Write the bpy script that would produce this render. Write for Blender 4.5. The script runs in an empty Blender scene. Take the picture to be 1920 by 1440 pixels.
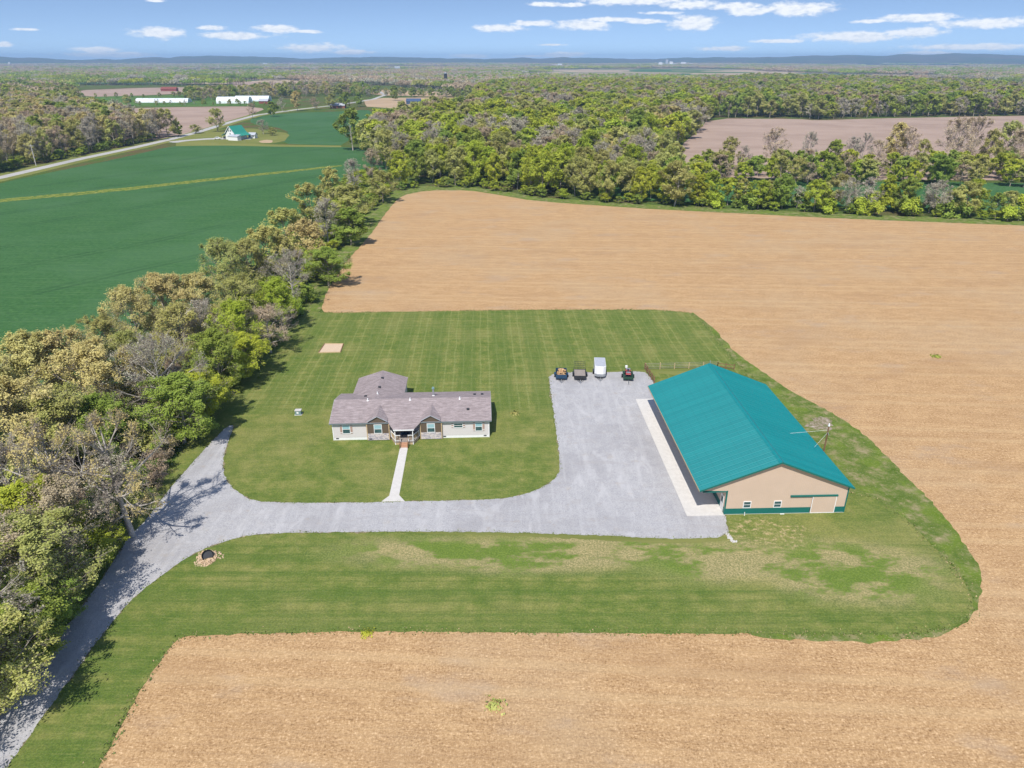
import bpy, bmesh, math, random
import numpy as np
from mathutils import Vector, noise as mnoise
from mathutils.geometry import delaunay_2d_cdt
R = math.radians
SC = bpy.context.scene
COL = SC.collection
rng = np.random.default_rng(11)
random.seed(5)

# ---------------------------------------------------------------- camera, sky, sun, exposure
F, PITCH, CH = 1331.0, R(24.6), 50.0
cp, sp = math.cos(PITCH), math.sin(PITCH)
cam = bpy.data.cameras.new('camera'); co = bpy.data.objects.new('camera', cam); COL.objects.link(co)
co.location = (0, 0, CH); co.rotation_euler = (R(90) - PITCH, 0, 0)
cam.sensor_width = 36; cam.lens = F / 1920 * 36; cam.clip_start = 0.5; cam.clip_end = 60000
SC.camera = co
SUN_AZ, SUN_EL = R(16), R(55)          # shadows fall 16 degrees right of straight ahead
sl = bpy.data.lights.new('sun', 'SUN'); sl.energy = 4.0; sl.angle = R(0.5); sl.color = (1.0, 0.955, 0.88)
so = bpy.data.objects.new('sun', sl); COL.objects.link(so)
sd = Vector((math.sin(SUN_AZ) * math.cos(SUN_EL), math.cos(SUN_AZ) * math.cos(SUN_EL), -math.sin(SUN_EL)))
so.rotation_euler = sd.to_track_quat('-Z', 'Y').to_euler(); so.location = (0, -20, 120)
SC.view_settings.view_transform = 'Standard'; SC.view_settings.look = 'None'
SC.view_settings.exposure = 0.42; SC.view_settings.gamma = 1.0; SC.view_settings.use_curve_mapping = False
SC.render.engine = 'CYCLES'
cy = SC.cycles
cy.max_bounces = 7; cy.diffuse_bounces = 5; cy.glossy_bounces = 2; cy.transmission_bounces = 5; cy.volume_bounces = 0
cy.transparent_max_bounces = 8; cy.use_denoising = True; cy.caustics_reflective = False; cy.caustics_refractive = False
try: cy.denoiser = 'OPENIMAGEDENOISE'
except Exception: pass

world = bpy.data.worlds.new("World"); SC.world = world; world.use_nodes = True


class NT:
    """small helper for node trees"""
    def __init__(s, tree): s.t = tree; tree.nodes.clear()
    def n(s, typ, **kw):
        x = s.t.nodes.new(typ)
        for k, v in kw.items(): setattr(x, k, v)
        return x
    def l(s, a, b): s.t.links.new(a, b)
    def put(s, sock, v):
        if v is None: return
        if hasattr(v, 'is_linked') or isinstance(v, bpy.types.NodeSocket): s.l(v, sock)
        elif isinstance(v, (tuple, list)) and len(v) == 3 and sock.type == 'RGBA': sock.default_value = (*v, 1)
        else: sock.default_value = v
    def math(s, op, a, b=None, c=None, clamp=False):
        x = s.n('ShaderNodeMath', operation=op, use_clamp=clamp)
        s.put(x.inputs[0], a); s.put(x.inputs[1], b); s.put(x.inputs[2], c); return x.outputs[0]
    def vmath(s, op, a, b=None):
        x = s.n('ShaderNodeVectorMath', operation=op); s.put(x.inputs[0], a); s.put(x.inputs[1], b)
        return x.outputs['Value'] if op in ('LENGTH', 'DOT_PRODUCT', 'DISTANCE') else x.outputs[0]
    def noise(s, scale, detail=3, rough=0.55, vec=None, dist=0.0):
        x = s.n('ShaderNodeTexNoise'); s.put(x.inputs['Vector'], vec)
        x.inputs['Scale'].default_value = scale; x.inputs['Detail'].default_value = detail
        x.inputs['Roughness'].default_value = rough; x.inputs['Distortion'].default_value = dist
        return x.outputs['Fac']
    def map(s, vec, scale=(1, 1, 1), rot=(0, 0, 0), loc=(0, 0, 0)):
        x = s.n('ShaderNodeMapping'); s.put(x.inputs['Vector'], vec)
        x.inputs['Scale'].default_value = scale; x.inputs['Rotation'].default_value = rot; x.inputs['Location'].default_value = loc
        return x.outputs[0]
    def ramp(s, fac, stops, interp='LINEAR'):
        x = s.n('ShaderNodeValToRGB'); cr = x.color_ramp; cr.interpolation = interp
        while len(cr.elements) > 1: cr.elements.remove(cr.elements[0])
        for i, (p, c) in enumerate(stops):
            e = cr.elements[0] if i == 0 else cr.elements.new(p)
            e.position = p; e.color = (*c, 1) if isinstance(c, tuple) else (c, c, c, 1)
        s.put(x.inputs['Fac'], fac); return x.outputs['Color']
    def mix(s, fac, a, b, mode='MIX'):
        x = s.n('ShaderNodeMix', data_type='RGBA', blend_type=mode)
        s.put(x.inputs[0], fac); s.put(x.inputs[6], a); s.put(x.inputs[7], b); return x.outputs[2]
    def step(s, v, lo, hi):
        x = s.n('ShaderNodeMapRange', interpolation_type='SMOOTHSTEP'); s.put(x.inputs[0], v)
        x.inputs[1].default_value = lo; x.inputs[2].default_value = hi; return x.outputs[0]
    def pos(s): return s.n('ShaderNodeNewGeometry').outputs['Position']


# world: Nishita sky, with scattered fair weather clouds
w = NT(world.node_tree)
tc = w.n('ShaderNodeTexCoord'); D = tc.outputs['Generated']
sep = w.n('ShaderNodeSeparateXYZ'); w.l(D, sep.inputs[0])
zz = w.math('MULTIPLY_ADD', w.math('MAXIMUM', sep.outputs[2], 0.0), 2.6, 0.125)
cmb = w.n('ShaderNodeCombineXYZ'); w.l(sep.outputs[0], cmb.inputs[0]); w.l(sep.outputs[1], cmb.inputs[1]); w.l(zz, cmb.inputs[2])
nv = w.vmath('NORMALIZE', cmb.outputs[0])
sky = w.n('ShaderNodeTexSky', sky_type='NISHITA'); sky.sun_disc = False
sky.sun_elevation = SUN_EL; sky.sun_rotation = R(180) + SUN_AZ; sky.air_density = 1.0; sky.dust_density = 0.3; sky.ozone_density = 2.0
w.l(nv, sky.inputs[0])
az = w.math('ARCTAN2', sep.outputs[0], sep.outputs[1]); el = w.math('ARCSINE', sep.outputs[2])
pc = w.n('ShaderNodeCombineXYZ'); w.l(az, pc.inputs[0]); w.l(el, pc.inputs[1]); AE = pc.outputs[0]
CL = [(295, 62, 50, 8), (395, 52, 26, 4), (443, 67, 68, 6), (515, 54, 42, 6), (575, 59, 30, 3), (590, 90, 62, 7), (660, 98, 44, 4),
      (185, 93, 40, 4), (210, 102, 80, 4), (6, 83, 16, 4), (45, 55, 18, 2), (940, 53, 55, 6), (1000, 44, 45, 5), (1095, 47, 58, 9),
      (1140, 37, 60, 4), (1215, 40, 45, 4), (1303, 42, 48, 13), (1190, 1, 100, 7), (1290, 9, 58, 8), (1375, 12, 50, 6),
      (1410, 21, 45, 6), (1492, 17, 62, 11), (1600, 69, 80, 8), (1715, 61, 50, 7), (1730, 33, 70, 6), (1850, 43, 75, 8),
      (1460, 77, 42, 3), (1360, 91, 48, 4), (1060, 102, 42, 5), (880, 105, 34, 3), (1035, 84, 28, 2), (1820, 88, 110, 5),
      (1740, 100, 50, 4), (1000, 105, 50, 2), (1630, 40, 40, 3), (1240, 24, 40, 3), (290, 1, 16, 2), (1020, 8, 34, 4), (1075, 9, 32, 4)]
wob = w.noise(30, 5, 0.58, w.map(AE, (1, 2.2, 1)))
wob2 = w.noise(90, 3, 0.6, w.map(AE, (1, 2.6, 1), loc=(3, 1, 0)))
best = None
for (u, v, hw, hh) in CL:
    d = Vector(((u - 960) / F, cp - (v - 720) / F * sp, -sp - (v - 720) / F * cp)).normalized()
    a0, e0 = math.atan2(d.x, d.y), math.asin(d.z)
    sv = w.vmath('SUBTRACT', AE, (a0, e0, 0)); mv = w.vmath('MULTIPLY', sv, (F / hw * 1.05, F / hh * 0.95, 0))
    ln = w.vmath('LENGTH', mv)
    best = ln if best is None else w.math('MINIMUM', best, ln)
shape = w.math('SUBTRACT', 1.12, best)
shape = w.math('ADD', shape, w.math('MULTIPLY', w.math('SUBTRACT', wob, 0.5), 1.5))
shape = w.math('ADD', shape, w.math('MULTIPLY', w.math('SUBTRACT', wob2, 0.5), 1.0))
cm = w.step(shape, 0.0, 0.7)
# the rest of the sky carries the same kind of scattered cloud
gen = w.noise(2.2, 6, 0.6, w.map(AE, (1, 2.4, 1), loc=(7, 2, 0)))
gm = w.math('MULTIPLY', w.step(gen, 0.58, 0.68), w.step(el, 0.085, 0.13))
cm = w.math('MAXIMUM', cm, gm)
skyc = w.mix(1.0, sky.outputs[0], (1.04, 1.03, 1.05), 'MULTIPLY')
cloudc = w.mix(w.step(wob2, 0.3, 0.6), (5.2, 5.6, 6.2), (6.6, 6.75, 6.95))
allc = w.mix(w.math('MULTIPLY', cm, 0.93), skyc, cloudc)
bg = w.n('ShaderNodeBackground'); w.l(allc, bg.inputs[0]); bg.inputs[1].default_value = 0.12
ow = w.n('ShaderNodeOutputWorld'); w.l(bg.outputs[0], ow.inputs[0])


# ---------------------------------------------------------------- geometry helpers
def G(u, v, h=0.0):
    """the point at height h that the photograph shows at pixel u, v"""
    xc, yc = (u - 960) / F, (v - 720) / F
    z = (CH - h) / (sp + yc * cp)
    return (xc * z, z * (cp - yc * sp))

def proj(X, Y, Z):
    zc = Y * cp + (CH - Z) * sp
    return 960 + F * X / zc, 720 + F * ((CH - Z) * cp - Y * sp) / zc, zc

def tag(o, label=None, cat=None, group=None, kind=None):
    if label: o['label'] = label
    if cat: o['category'] = cat
    if group: o['group'] = group
    if kind: o['kind'] = kind
    return o

def empty(name, loc, rz=0.0):
    o = bpy.data.objects.new(name, None); COL.objects.link(o); o.location = loc; o.rotation_euler = (0, 0, rz)
    o.empty_display_size = 0.5
    return o

def link(name, me, parent=None, loc=None, rot=None):
    o = bpy.data.objects.new(name, me); COL.objects.link(o)
    if parent is not None: o.parent = parent
    if loc is not None: o.location = loc
    if rot is not None: o.rotation_euler = rot
    return o

def np_mesh(name, V, Fc, mats, smooth=False, midx=None):
    """V (n,3), Fc list of (k, m) arrays of equal-sided faces"""
    me = bpy.data.meshes.new(name)
    if not isinstance(Fc, list): Fc = [Fc]
    Fc = [np.asarray(f, dtype=np.int32) for f in Fc if len(f)]
    V = np.asarray(V, dtype=np.float32)
    me.vertices.add(len(V)); me.vertices.foreach_set('co', V.ravel())
    lt = np.concatenate([np.full(len(f), f.shape[1], np.int32) for f in Fc])
    li = np.concatenate([f.ravel() for f in Fc])
    me.loops.add(len(li)); me.loops.foreach_set('vertex_index', li)
    me.polygons.add(len(lt)); ls = np.concatenate([[0], np.cumsum(lt)[:-1]]).astype(np.int32)
    me.polygons.foreach_set('loop_start', ls); me.polygons.foreach_set('loop_total', lt)
    for m in (mats if isinstance(mats, (list, tuple)) else [mats]): me.materials.append(m)
    if midx is not None: me.polygons.foreach_set('material_index', np.asarray(midx, np.int32))
    if smooth: me.polygons.foreach_set('use_smooth', np.ones(len(lt), bool))
    me.update(calc_edges=True); me.validate()
    return me

class MB:
    """collects shapes, builds them as one mesh object"""
    def __init__(s): s.v = []; s.f = []
    def add(s, vs, fs):
        b = len(s.v); s.v += [tuple(p) for p in vs]; s.f += [tuple(i + b for i in f) for f in fs]; return s
    def box(s, x0, x1, y0, y1, z0, z1, M=None):
        vs = [(x, y, z) for z in (z0, z1) for y in (y0, y1) for x in (x0, x1)]
        if M is not None: vs = [M @ Vector(p) for p in vs]
        return s.add(vs, [(0, 2, 3, 1), (4, 5, 7, 6), (0, 1, 5, 4), (2, 6, 7, 3), (1, 3, 7, 5), (0, 4, 6, 2)])
    def bar(s, a, b, w, h=None, up=(0, 0, 1)):
        h = h or w; a, b = Vector(a), Vector(b); d = (b - a).normalized(); upv = Vector(up)
        if abs(d.dot(upv)) > 0.98: upv = Vector((1, 0, 0))
        r = d.cross(upv).normalized(); q = r.cross(d).normalized()
        vs = [p + r * sx * w / 2 + q * sy * h / 2 for p in (a, b) for sx, sy in ((-1, -1), (1, -1), (1, 1), (-1, 1))]
        return s.add(vs, [(3, 2, 1, 0), (4, 5, 6, 7), (0, 1, 5, 4), (1, 2, 6, 5), (2, 3, 7, 6), (3, 0, 4, 7)])
    def tube(s, a, b, r0, r1=None, n=8, cap=True):
        r1 = r0 if r1 is None else r1; a, b = Vector(a), Vector(b); d = (b - a).normalized()
        t = Vector((1, 0, 0)) if abs(d.x) < 0.9 else Vector((0, 1, 0)); p = d.cross(t).normalized(); q = d.cross(p)
        vs = [c + (p * math.cos(i * 2 * math.pi / n) + q * math.sin(i * 2 * math.pi / n)) * r for c, r in ((a, r0), (b, r1)) for i in range(n)]
        fs = [(i, (i + 1) % n, n + (i + 1) % n, n + i) for i in range(n)]
        if cap: fs += [tuple(range(n))[::-1], tuple(range(n, 2 * n))]
        return s.add(vs, fs)
    def prism(s, pts, axis, a0, a1):
        """extrude a 2d outline along axis ('x' or 'y' or 'z')"""
        def P(p, t): return {'x': (t, p[0], p[1]), 'y': (p[0], t, p[1]), 'z': (p[0], p[1], t)}[axis]
        n = len(pts); vs = [P(p, a0) for p in pts] + [P(p, a1) for p in pts]
        fs = [tuple(range(n))[::-1], tuple(range(n, 2 * n))] + [(i, (i + 1) % n, n + (i + 1) % n, n + i) for i in range(n)]
        return s.add(vs, fs)
    def slab(s, quad, t):
        """a plate of thickness t below a planar outline"""
        n = len(quad); vs = list(quad) + [(p[0], p[1], p[2] - t) for p in quad]
        return s.add(vs, [tuple(range(n)), tuple(range(n, 2 * n))[::-1]] + [(i, n + i, n + (i + 1) % n, (i + 1) % n) for i in range(n)])
    def build(s, name, mat, parent=None, smooth=False, bevel=0.0, loc=None, rot=None):
        me = bpy.data.meshes.new(name); me.from_pydata([tuple(p) for p in s.v], [], s.f); me.materials.append(mat)
        bm = bmesh.new(); bm.from_mesh(me); bmesh.ops.recalc_face_normals(bm, faces=bm.faces[:])
        if bevel: bmesh.ops.bevel(bm, geom=bm.edges[:], offset=bevel, segments=1, affect='EDGES')
        bm.to_mesh(me); bm.free()
        if smooth: me.polygons.foreach_set('use_smooth', [True] * len(me.polygons))
        me.update()
        return link(name, me, parent, loc, rot)

def inside(px, py, poly):
    px = np.asarray(px, float); py = np.asarray(py, float); r = np.zeros(px.shape, bool); n = len(poly)
    for i in range(n):
        x0, y0 = poly[i]; x1, y1 = poly[(i + 1) % n]
        if y0 == y1: continue
        c = ((y0 > py) != (y1 > py)) & (px < (x1 - x0) * (py - y0) / (y1 - y0) + x0)
        r ^= c
    return r

def smooth_poly(pts, seg, amp, freq=0.6, rounds=2):
    """Chaikin-rounded outline, resampled and roughened"""
    p = [Vector((a, b)) for a, b in pts]
    for _ in range(rounds):
        q = []
        for i in range(len(p)):
            a, b = p[i], p[(i + 1) % len(p)]
            q += [a * 0.8 + b * 0.2, a * 0.2 + b * 0.8]
        p = q
    out = []
    for i in range(len(p)):
        a, b = p[i], p[(i + 1) % len(p)]; L = (b - a).length
        near = min(abs((a + b).y / 2), 4000) / 90.0
        k = max(1, min(600, int(L / (seg * max(1, near)))))
        nrm = Vector((b.y - a.y, a.x - b.x)).normalized() if L > 1e-6 else Vector((0, 0))
        for j in range(k):
            c = a.lerp(b, j / k)
            d = mnoise.noise(Vector((c.x * freq, c.y * freq, 0))) + 0.6 * mnoise.noise(Vector((c.x * freq * 3.3, c.y * freq * 3.3, 4)))
            c2 = c + nrm * d * amp; out.append((c2.x, c2.y))
    return out

def sheet(name, pts, z, mat, seg=0.5, amp=0.15, rounds=2, px=True, freq=0.9, kind='structure', parent=None):
    w_ = [G(*p) for p in pts] if px else pts
    o = smooth_poly(w_, seg, amp, freq, rounds) if seg else w_
    V2, _e, F2, *_r = delaunay_2d_cdt([Vector(p) for p in o], [], [list(range(len(o)))], 1, 1e-5)
    me = bpy.data.meshes.new(name); V3 = [(v.x, v.y, z) for v in V2]; FF = []
    for f in F2:
        f = list(f); q = [V2[i] for i in f]
        if sum(q[i].x * q[(i + 1) % len(q)].y - q[(i + 1) % len(q)].x * q[i].y for i in range(len(q))) < 0: f = f[::-1]
        FF.append(f)
    me.from_pydata(V3, [], FF); me.update(); me.materials.append(mat)
    ob = link(name, me, parent)
    if kind: ob['kind'] = kind
    return ob, w_


# ---------------------------------------------------------------- materials
def mat(name, build, rough=0.9, spec=0.2, metal=0.0):
    m = bpy.data.materials.new(name); m.use_nodes = True; t = NT(m.node_tree)
    b = t.n('ShaderNodeBsdfPrincipled'); b.inputs['Roughness'].default_value = rough
    b.inputs['Specular IOR Level'].default_value = spec; b.inputs['Metallic'].default_value = metal
    o = t.n('ShaderNodeOutputMaterial'); t.l(b.outputs[0], o.inputs[0])
    r = build(t) if callable(build) else build
    if isinstance(r, tuple) and len(r) == 2 and not isinstance(r[0], (int, float)):
        c, h = r
        bp = t.n('ShaderNodeBump'); bp.inputs['Strength'].default_value = h[1]; bp.inputs['Distance'].default_value = h[2]
        t.put(bp.inputs['Height'], h[0]); t.l(bp.outputs[0], b.inputs['Normal']); r = c
    t.put(b.inputs['Base Color'], r)
    return m

def plain(name, c, rough=0.7, spec=0.3, metal=0.0, var=0.12, scale=3.0):
    def f(t):
        tcn = t.n('ShaderNodeTexCoord').outputs['Object']
        a = tuple(x * (1 - var) for x in c); b = tuple(min(1, x * (1 + var)) for x in c)
        return t.ramp(t.noise(scale, 5, 0.65, tcn), [(0.3, a), (0.7, b)])
    return mat(name, f, rough, spec, metal)

def m_ground(t):
    p = t.pos()
    n1 = t.noise(0.05, 5, 0.6, p); n2 = t.noise(1.4, 5, 0.7, p); n3 = t.noise(0.006, 4, 0.55, p)
    g = t.ramp(n2, [(0.3, (0.035, 0.07, 0.014)), (0.5, (0.075, 0.12, 0.026)), (0.72, (0.15, 0.17, 0.06))])
    b = t.ramp(n2, [(0.3, (0.06, 0.045, 0.022)), (0.55, (0.13, 0.10, 0.05)), (0.75, (0.24, 0.19, 0.11))])
    gy = t.n('ShaderNodeSeparateXYZ'); t.l(p, gy.inputs[0])
    ff = t.noise(0.0019, 2, 0.4, p); fc = t.ramp(ff, [(0.38, (0.10, 0.15, 0.05)), (0.44, (0.36, 0.28, 0.20)), (0.52, (0.40, 0.32, 0.21)), (0.56, (0.05, 0.12, 0.05)), (0.62, (0.33, 0.25, 0.19))], 'CONSTANT')
    g = t.mix(t.step(gy.outputs[1], 1690, 1720), g, fc); b = t.mix(t.step(gy.outputs[1], 1690, 1720), b, fc)
    return t.mix(t.step(t.math('ADD', t.math('MULTIPLY', n1, 0.6), t.math('MULTIPLY', n3, 0.4)), 0.46, 0.6), g, b), (n2, 0.5, 0.25)

def m_lawn(t):
    p = t.pos(); sx = t.n('ShaderNodeSeparateXYZ'); t.l(p, sx.inputs[0]); X, Y = sx.outputs[0], sx.outputs[1]
    fine = t.noise(5.0, 4, 0.75, p); mid = t.noise(0.55, 5, 0.65, p); big = t.noise(0.07, 4, 0.6, p)
    streak = t.noise(1.0, 4, 0.7, t.map(p, (0.35, 5.0, 1)))
    streakv = t.noise(1.0, 4, 0.7, t.map(p, (5.0, 0.3, 1), rot=(0, 0, R(2))))
    mid2 = t.noise(0.22, 5, 0.7, t.map(p, (1, 1.3, 1), loc=(8, 1, 0)))
    c = t.ramp(t.math('ADD', t.math('MULTIPLY', mid, 0.5), t.math('MULTIPLY', mid2, 0.5)), [(0.34, (0.050, 0.096, 0.017)), (0.48, (0.090, 0.132, 0.028)), (0.62, (0.150, 0.172, 0.050))])
    c = t.mix(t.math('MULTIPLY', t.step(big, 0.45, 0.66), 0.45), c, (0.185, 0.190, 0.066))
    # mower stripes: away from the camera behind the house, across in front of the drive
    def stripes(coord, period, duty, wob, amp):
        q = t.math('ADD', coord, t.math('MULTIPLY', t.math('SUBTRACT', wob, 0.5), amp))
        return t.math('PINGPONG', q, period / 2), q
    wb = t.noise(0.10, 2, 0.5, p)
    rx = t.math('ADD', t.math('MULTIPLY', X, math.cos(R(2.4))), t.math('MULTIPLY', Y, math.sin(R(2.4))))
    s1, _ = stripes(rx, 1.55, 0.5, wb, 0.7)
    line = t.step(s1, 0.53, 0.76)
    alt = t.math('PINGPONG', rx, 3.1)
    alt = t.step(alt, 1.3, 1.8)
    s2, _ = stripes(Y, 1.5, 0.5, wb, 1.2); line2 = t.step(s2, 0.45, 0.72)
    alt2 = t.step(t.noise(0.55, 2, 0.5, t.map(p, (0.01, 1, 1))), 0.40, 0.60)
    back = t.step(Y, 97, 101)
    south = t.math('SUBTRACT', 1.0, t.step(Y, 65, 68))
    c = t.mix(t.math('MULTIPLY', t.math('MULTIPLY', line, back), 0.50), c, (0.165, 0.205, 0.068))
    c = t.mix(t.math('MULTIPLY', t.math('MULTIPLY', alt, back), 0.42), c, (0.055, 0.105, 0.020))
    c = t.mix(t.math('MULTIPLY', t.math('MULTIPLY', line2, t.math('MAXIMUM', t.math('MULTIPLY', back, 0.45), t.math('MULTIPLY', south, 0.5))), 0.75), c, (0.052, 0.098, 0.018))
    c = t.mix(t.math('MULTIPLY', t.math('MULTIPLY', alt2, t.math('MAXIMUM', south, 0.3)), 0.6), c, (0.058, 0.108, 0.02))
    c = t.mix(t.math('MULTIPLY', t.step(streak, 0.50, 0.72), 0.35), c, (0.20, 0.22, 0.075))
    c = t.mix(t.math('MULTIPLY', t.math('MULTIPLY', t.step(streakv, 0.50, 0.72), back), 0.25), c, (0.20, 0.22, 0.075))
    # dry mottled ground near the drive and below the barn, with lush patches in it
    pn = t.noise(0.16, 5, 0.68, t.map(p, (0.75, 1.5, 1), loc=(3.2, 1.1, 0)))
    def blob(x0, y0, rx_, ry_):
        v = t.vmath('MULTIPLY', t.vmath('SUBTRACT', p, (x0, y0, 0)), (1 / rx_, 1 / ry_, 0)); return t.vmath('LENGTH', v)
    area = t.math('MINIMUM', t.math('MINIMUM', blob(5, 64.0, 24, 3.4), blob(37, 61.5, 13, 5.4)), blob(24, 62.5, 12, 4.0))
    am = t.math('SUBTRACT', 1.0, t.step(t.math('ADD', area, t.math('MULTIPLY', t.math('SUBTRACT', big, 0.5), 1.4)), 0.55, 1.25))
    dry = t.mix(t.step(fine, 0.35, 0.65), (0.20, 0.195, 0.085), (0.33, 0.285, 0.155))
    c = t.mix(t.math('MULTIPLY', am, 0.62), c, dry)
    lush = t.math('MULTIPLY', am, t.step(t.math('ADD', t.math('MULTIPLY', pn, 0.75), t.math('MULTIPLY', fine, 0.25)), 0.485, 0.535))
    c = t.mix(t.math('MULTIPLY', lush, 0.9), c, t.mix(mid, (0.055, 0.115, 0.012), (0.095, 0.16, 0.025)))
    # straw scattered below the barn corner
    ns = t.noise(1.1, 5, 0.75, t.map(p, (1, 1.5, 1)))
    b2 = t.math('SUBTRACT', 1.0, t.step(t.math('ADD', blob(29.5, 67.8, 6.0, 3.6), t.math('MULTIPLY', t.math('SUBTRACT', mid, 0.5), 1.6)), 0.5, 1.15))
    c = t.mix(t.math('MULTIPLY', t.math('MULTIPLY', b2, t.step(ns, 0.48, 0.66)), 0.75), c, (0.36, 0.30, 0.17))
    c = t.mix(t.math('MULTIPLY', t.step(fine, 0.35, 0.7), 0.55), t.mix(1.0, c, (1.16, 1.06, 1.10), 'MULTIPLY'), t.mix(1.0, c, (2.38, 1.95, 2.0), 'MULTIPLY'))
    return c, (fine, 0.55, 0.12)

def m_rough(t):
    p = t.pos(); n = t.noise(0.5, 6, 0.72, p); n2 = t.noise(3.5, 4, 0.7, p); n3 = t.noise(0.22, 4, 0.6, t.map(p, loc=(9, 4, 0)))
    c = t.ramp(n, [(0.3, (0.06, 0.115, 0.012)), (0.5, (0.13, 0.17, 0.04)), (0.60, (0.24, 0.22, 0.10)), (0.72, (0.36, 0.29, 0.18))])
    c = t.mix(t.math('MULTIPLY', t.step(n3, 0.48, 0.62), 0.7), c, t.mix(n2, (0.085, 0.15, 0.014), (0.19, 0.25, 0.04)))
    return t.mix(t.step(n2, 0.55, 0.75), c, (0.30, 0.27, 0.15)), (n2, 0.7, 0.2)

def m_straw(t):
    p = t.pos()
    warp = t.n('ShaderNodeTexNoise'); warp.inputs['Scale'].default_value = 0.25; t.l(p, warp.inputs['Vector'])
    pw = t.vmath('ADD', p, t.vmath('MULTIPLY', warp.outputs['Color'], (1.6, 1.6, 0)))
    a = t.noise(1.0, 4, 0.75, t.map(pw, (2.2, 7.0, 1), rot=(0, 0, R(-38))))
    b = t.noise(1.0, 4, 0.75, t.map(pw, (6.0, 2.4, 1), rot=(0, 0, R(24))))
    f = t.noise(4.6, 3, 0.85, p); big = t.noise(0.035, 5, 0.6, p); med = t.noise(0.45, 5, 0.7, t.map(p, (0.6, 1.4, 1), rot=(0, 0, R(12))))
    patch = t.noise(0.10, 5, 0.62, t.map(p, (0.7, 1.4, 1), rot=(0, 0, R(6)), loc=(5, 5, 0)))
    s = t.math('MULTIPLY_ADD', a, 0.36, t.math('MULTIPLY_ADD', b, 0.26, t.math('MULTIPLY_ADD', f, 0.30, t.math('MULTIPLY', med, 0.08))))
    c = t.ramp(s, [(0.385, (0.15, 0.088, 0.038)), (0.455, (0.34, 0.205, 0.098)), (0.53, (0.47, 0.302, 0.155)), (0.61, (0.75, 0.53, 0.315))])
    # planter rows, faint, and old wheel passes
    sx = t.n('ShaderNodeSeparateXYZ'); t.l(t.map(p, rot=(0, 0, R(3))), sx.inputs[0])
    row = t.step(t.math('PINGPONG', sx.outputs[1], 0.38), 0.22, 0.36)
    c = t.mix(t.math('MULTIPLY', row, 0.22), c, (0.27, 0.17, 0.095))
    wp = t.math('PINGPONG', t.math('ADD', sx.outputs[1], t.math('MULTIPLY', t.noise(0.008, 1, 0.4, p), 6)), 6.1)
    c = t.mix(t.math('MULTIPLY', t.math('SUBTRACT', 1.0, t.step(t.math('ABSOLUTE', t.math('SUBTRACT', wp, 1.6)), 0.25, 0.8)), 0.20), c, (0.56, 0.41, 0.23))
    c = t.mix(t.math('MULTIPLY', t.step(med, 0.42, 0.64), 0.22), c, (0.55, 0.37, 0.19))
    c = t.mix(t.math('MULTIPLY', t.step(big, 0.45, 0.66), 0.28), c, (0.42, 0.32, 0.205))
    c = t.mix(t.math('MULTIPLY', t.step(patch, 0.55, 0.70), 0.42), c, (0.37, 0.285, 0.21))
    dark = t.noise(0.07, 5, 0.65, t.map(p, (0.6, 1.5, 1), loc=(1, 9, 0)))
    c = t.mix(t.math('MULTIPLY', t.step(dark, 0.50, 0.68), 0.42), c, (0.34, 0.21, 0.11))
    return c, (s, 0.5, 0.1)

def m_wheat(t):
    p = t.pos(); n = t.noise(0.9, 5, 0.7, p); big = t.noise(0.018, 4, 0.6, p)
    rows = t.noise(1.0, 3, 0.6, t.map(p, (0.06, 1.6, 1), rot=(0, 0, R(-57))))
    c = t.ramp(n, [(0.28, (0.024, 0.076, 0.021)), (0.5, (0.040, 0.115, 0.033)), (0.75, (0.075, 0.170, 0.052))])
    c = t.mix(t.math('MULTIPLY', t.step(rows, 0.46, 0.66), 0.5), c, (0.085, 0.165, 0.058))
    c = t.mix(t.math('MULTIPLY', t.step(big, 0.42, 0.65), 0.5), c, (0.070, 0.150, 0.062))
    rp = t.n('ShaderNodeSeparateXYZ'); t.l(t.map(p, rot=(0, 0, R(-57))), rp.inputs[0])
    yy = t.math('ADD', rp.outputs[1], t.math('MULTIPLY', t.noise(0.012, 2, 0.4, p), 14))
    pp = t.math('PINGPONG', yy, 13.5)
    tram = t.math('MAXIMUM', t.math('SUBTRACT', 1.0, t.step(t.math('ABSOLUTE', t.math('SUBTRACT', pp, 1.4)), 0.35, 0.9)), 0.0)
    c = t.mix(t.math('MULTIPLY', t.math('MULTIPLY', tram, t.step(t.noise(0.02, 3, 0.6, p), 0.40, 0.6)), 0.38), c, (0.012, 0.040, 0.018))
    yl = t.math('MULTIPLY', t.step(t.noise(0.10, 5, 0.6, t.map(p, (0.25, 2.2, 1), rot=(0, 0, R(-57)), loc=(2, 3, 0))), 0.66, 0.78), 0.7)
    c = t.mix(yl, c, (0.16, 0.21, 0.045))
    return c, (n, 0.4, 0.2)

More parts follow.
